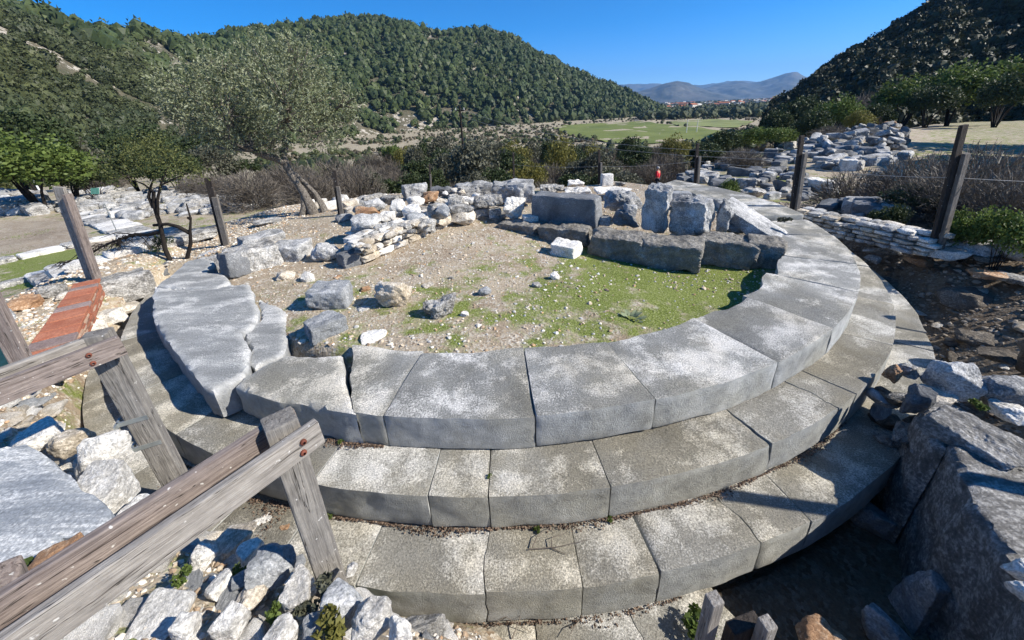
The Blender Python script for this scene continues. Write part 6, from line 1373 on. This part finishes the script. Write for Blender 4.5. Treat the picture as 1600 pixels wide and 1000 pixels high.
# grass blades
def blades(n, sampler, hgt, label, seed):
    x, y, w_ = sampler(n); z = Hn(x, y); m_ = len(x); rs = np.random.RandomState(seed); a = rs.uniform(0, 6.28, m_); h = hgt * rs.uniform(.5, 1.4, m_); l = rs.normal(0, .5, (m_, 2)) * h[:, None]
    V = np.stack([np.stack([x - np.cos(a) * w_, y - np.sin(a) * w_, z - .003], 1), np.stack([x + np.cos(a) * w_, y + np.sin(a) * w_, z - .003], 1), np.stack([x + l[:, 0], y + l[:, 1], z + h], 1)], 1).reshape(-1, 3)
    o = stuff(obj('grass', mesh_np('grass', V, np.arange(3 * m_).reshape(-1, 3), M['grass'], False))); thing(o, label, 'grass')
def sm_in(n):
    x, y = pol(n, 0, 4.7, -180, 180); k = rg.rand(n) < np.clip((grassy(x, y) - .42) * 1.3 + .9 * fbm(P3(x, y), 1.9, 5, 31) + .1 * vnoise(P3(x, y) * 9, 4), .015, 1); return x[k], y[k], .0022
blades(140000, sm_in, .022, 'short green grass and moss growing on the floor inside the ring', 1)
def sm_left(n):
    x, y = pol(n, 6.2, 9.5, -180, -92); k = rg.rand(n) < np.clip(fbm(P3(x, y), 1.5, 3, 37) - .35, 0, 1); return x[k], y[k], .003
blades(30000, sm_left, .035, 'sparse green grass between the stones at the left', 2)
def sm_court(n):
    x, y = pol(n, 6.3, 20, 140, 220); k = rg.rand(n) < np.clip(fbm(P3(x, y), .5, 3, 41) - .1, 0, .8); return x[k], y[k], .006
blades(60000, sm_court, .045, 'thin grass on the courtyard below the olive tree', 3)
# small weeds one can point at
wl = [((150, 912), .2, .10, 'green tuft at the lower left end of the blue-grey slab'), ((40, 925), .2, .16, 'bright green tuft at the bottom left corner beside the brown post'), ((290, 905), .12, .07, 'small green weed under the rail'), ((408, 905), .06, .06, 'green weed left of the large grey boulder'), ((378, 893), .06, .06, 'green weed above the small oval blue stone'),
      ((440, 960), .1, .08, 'green weed below the large grey boulder'), ((520, 985), .1, .12, 'yellowish weed between the bottom edge stones'), ((500, 945), .06, .14, 'wiry grey-green weed at the foot of the front post'), ((180, 845), .1, .06, 'small weed beside the orange rock'), ((180, 742), .0, .06, 'small weed on the white flaky rock'),
      ((604, 687), -.3, .035, 'tiny weed in the joint of the top step'), ((765, 745), -.3, .03, 'tiny weed in the joint of the middle step'), ((533, 692), -.3, .05, 'small weed under the cracked top step block'), ((953, 812), -.6, .04, 'tiny weed at the foot of the middle step joint'), ((838, 830), -.6, .045, 'small weed beside the dry twigs on the lower step'), ((515, 808), -.6, .05, 'small weed right of the front post'),
      ((1225, 352), .0, .18, 'dry grass tuft at the end of the tilted slab'), ((1580, 620), -.2, .14, 'green tuft between the rocks at the right'), ((1520, 640), -.2, .10, 'green tuft under the second rough rock'), ((1090, 985), -.9, .14, 'green tuft at the broken end of the foundation step'), ((830, 470), -.14, .06, 'green weed on the stony floor right of the centre'), ((560, 452), -.1, .06, 'green weed beside the notched block')]
for i, ((px, py), z_, s_, lb) in enumerate(wl):
    V, F = leaf_cloud(60 + i, 260, .10, 5); p = U(px, py, z_); V = V * [s_ * 1.3, s_ * 1.3, s_]; mt_ = M['green_leaf'] if i not in (6, 7, 16) else M['yellow_leaf' if i == 6 else 'grey_leaf']
    o = obj('weed', mesh_np('weed', V, F, mt_, False), None, (p[0], p[1], z_ - .01)); thing(o, lb, 'weed', 'weeds between the stones')
# rosette plant on the floor
def rosette():
    c = U(986, 503, -.17); rs = random.Random(2); V, F = [], []
    for i in range(26):
        a = i * 2.4 + rs.uniform(-.2, .2); L = rs.uniform(.12, .2); el = rs.uniform(.3, 1.1); w_ = rs.uniform(.022, .035); n0 = len(V); d = np.array([math.cos(a), math.sin(a)]); s = np.array([-d[1], d[0]])
        for k, (t, ww) in enumerate(((0, .25), (.3, .8), (.6, 1.), (.85, .6), (1, .05))):
            r_ = L * t * math.cos(el); zz = L * (t * math.sin(el) - .45 * t * t * math.sin(el)) + .005
            for sg in (-1, 0, 1): q = d * r_ + s * sg * w_ * ww; V.append((q[0], q[1], zz + (0 if sg == 0 else .006)))
        for k in range(4):
            for j in range(2): F.append((n0 + k * 3 + j, n0 + k * 3 + j + 1, n0 + (k + 1) * 3 + j + 1, n0 + (k + 1) * 3 + j))
    o = obj('rosette_plant', mesh_np('rosette_plant', np.array(V), np.array(F), leaf_mat('rosette_leaf', (.10, .13, .05), (.22, .27, .13), (.25, .29, .17), .2), True), None, tuple(c)); thing(o, 'leafy grey-green rosette plant on the floor near the front right joint', 'plant')
rosette()
def twigs(px, z_, segs, label):
    mb = MB()
    for pts in segs: mb.tube([U(x, y, z_) + np.array([0, 0, h]) for x, y, h in pts], np.linspace(.004, .0015, len(pts)), 5)
    me = mb.mesh('dry_twig', M['bark_grey'], True); c = U(*px, z_); me.transform(Matrix.Translation((-c[0], -c[1], -c[2]))); o = obj('dry_twig', me, None, tuple(c)); thing(o, label, 'twig')
twigs((870, 858), -.6, [[(826, 860, .01), (870, 858, .02), (920, 848, .03)], [(832, 858, .02), (840, 842, .03), (858, 828, .02)], [(862, 858, .02), (862, 845, .03), (884, 836, .02)], [(862, 858, .01), (885, 868, .01)]], 'dry forked twigs lying on the lower step below the middle')
twigs((800, 985), -.9, [[(760, 985, .0), (790, 972, .06), (830, 990, .01)], [(800, 998, .0), (812, 975, .05), (818, 955, .1)], [(905, 970, .0), (898, 985, .05), (890, 1000, .05)]], 'dry stalks at the foot of the lower step, bottom centre')
# ------------------------------------------------------------------ air
mt = bpy.data.materials.new('haze'); mt.use_nodes = True; n = mt.node_tree; n.nodes.clear(); out = n.nodes.new('ShaderNodeOutputMaterial'); pv = n.nodes.new('ShaderNodeVolumePrincipled')
pv.inputs['Density'].default_value = .85e-4; pv.inputs['Color'].default_value = (.27, .55, 1., 1); pv.inputs['Anisotropy'].default_value = .2
n.links.new(pv.outputs[0], out.inputs['Volume'])
mb = MB(); mb.box((0, 3000, 470), (26000, 24000, 1060)); o = stuff(obj('haze', mb.mesh('haze', mt))); thing(o, 'thin blue haze filling the air of the valley toward the far mountains', 'haze')
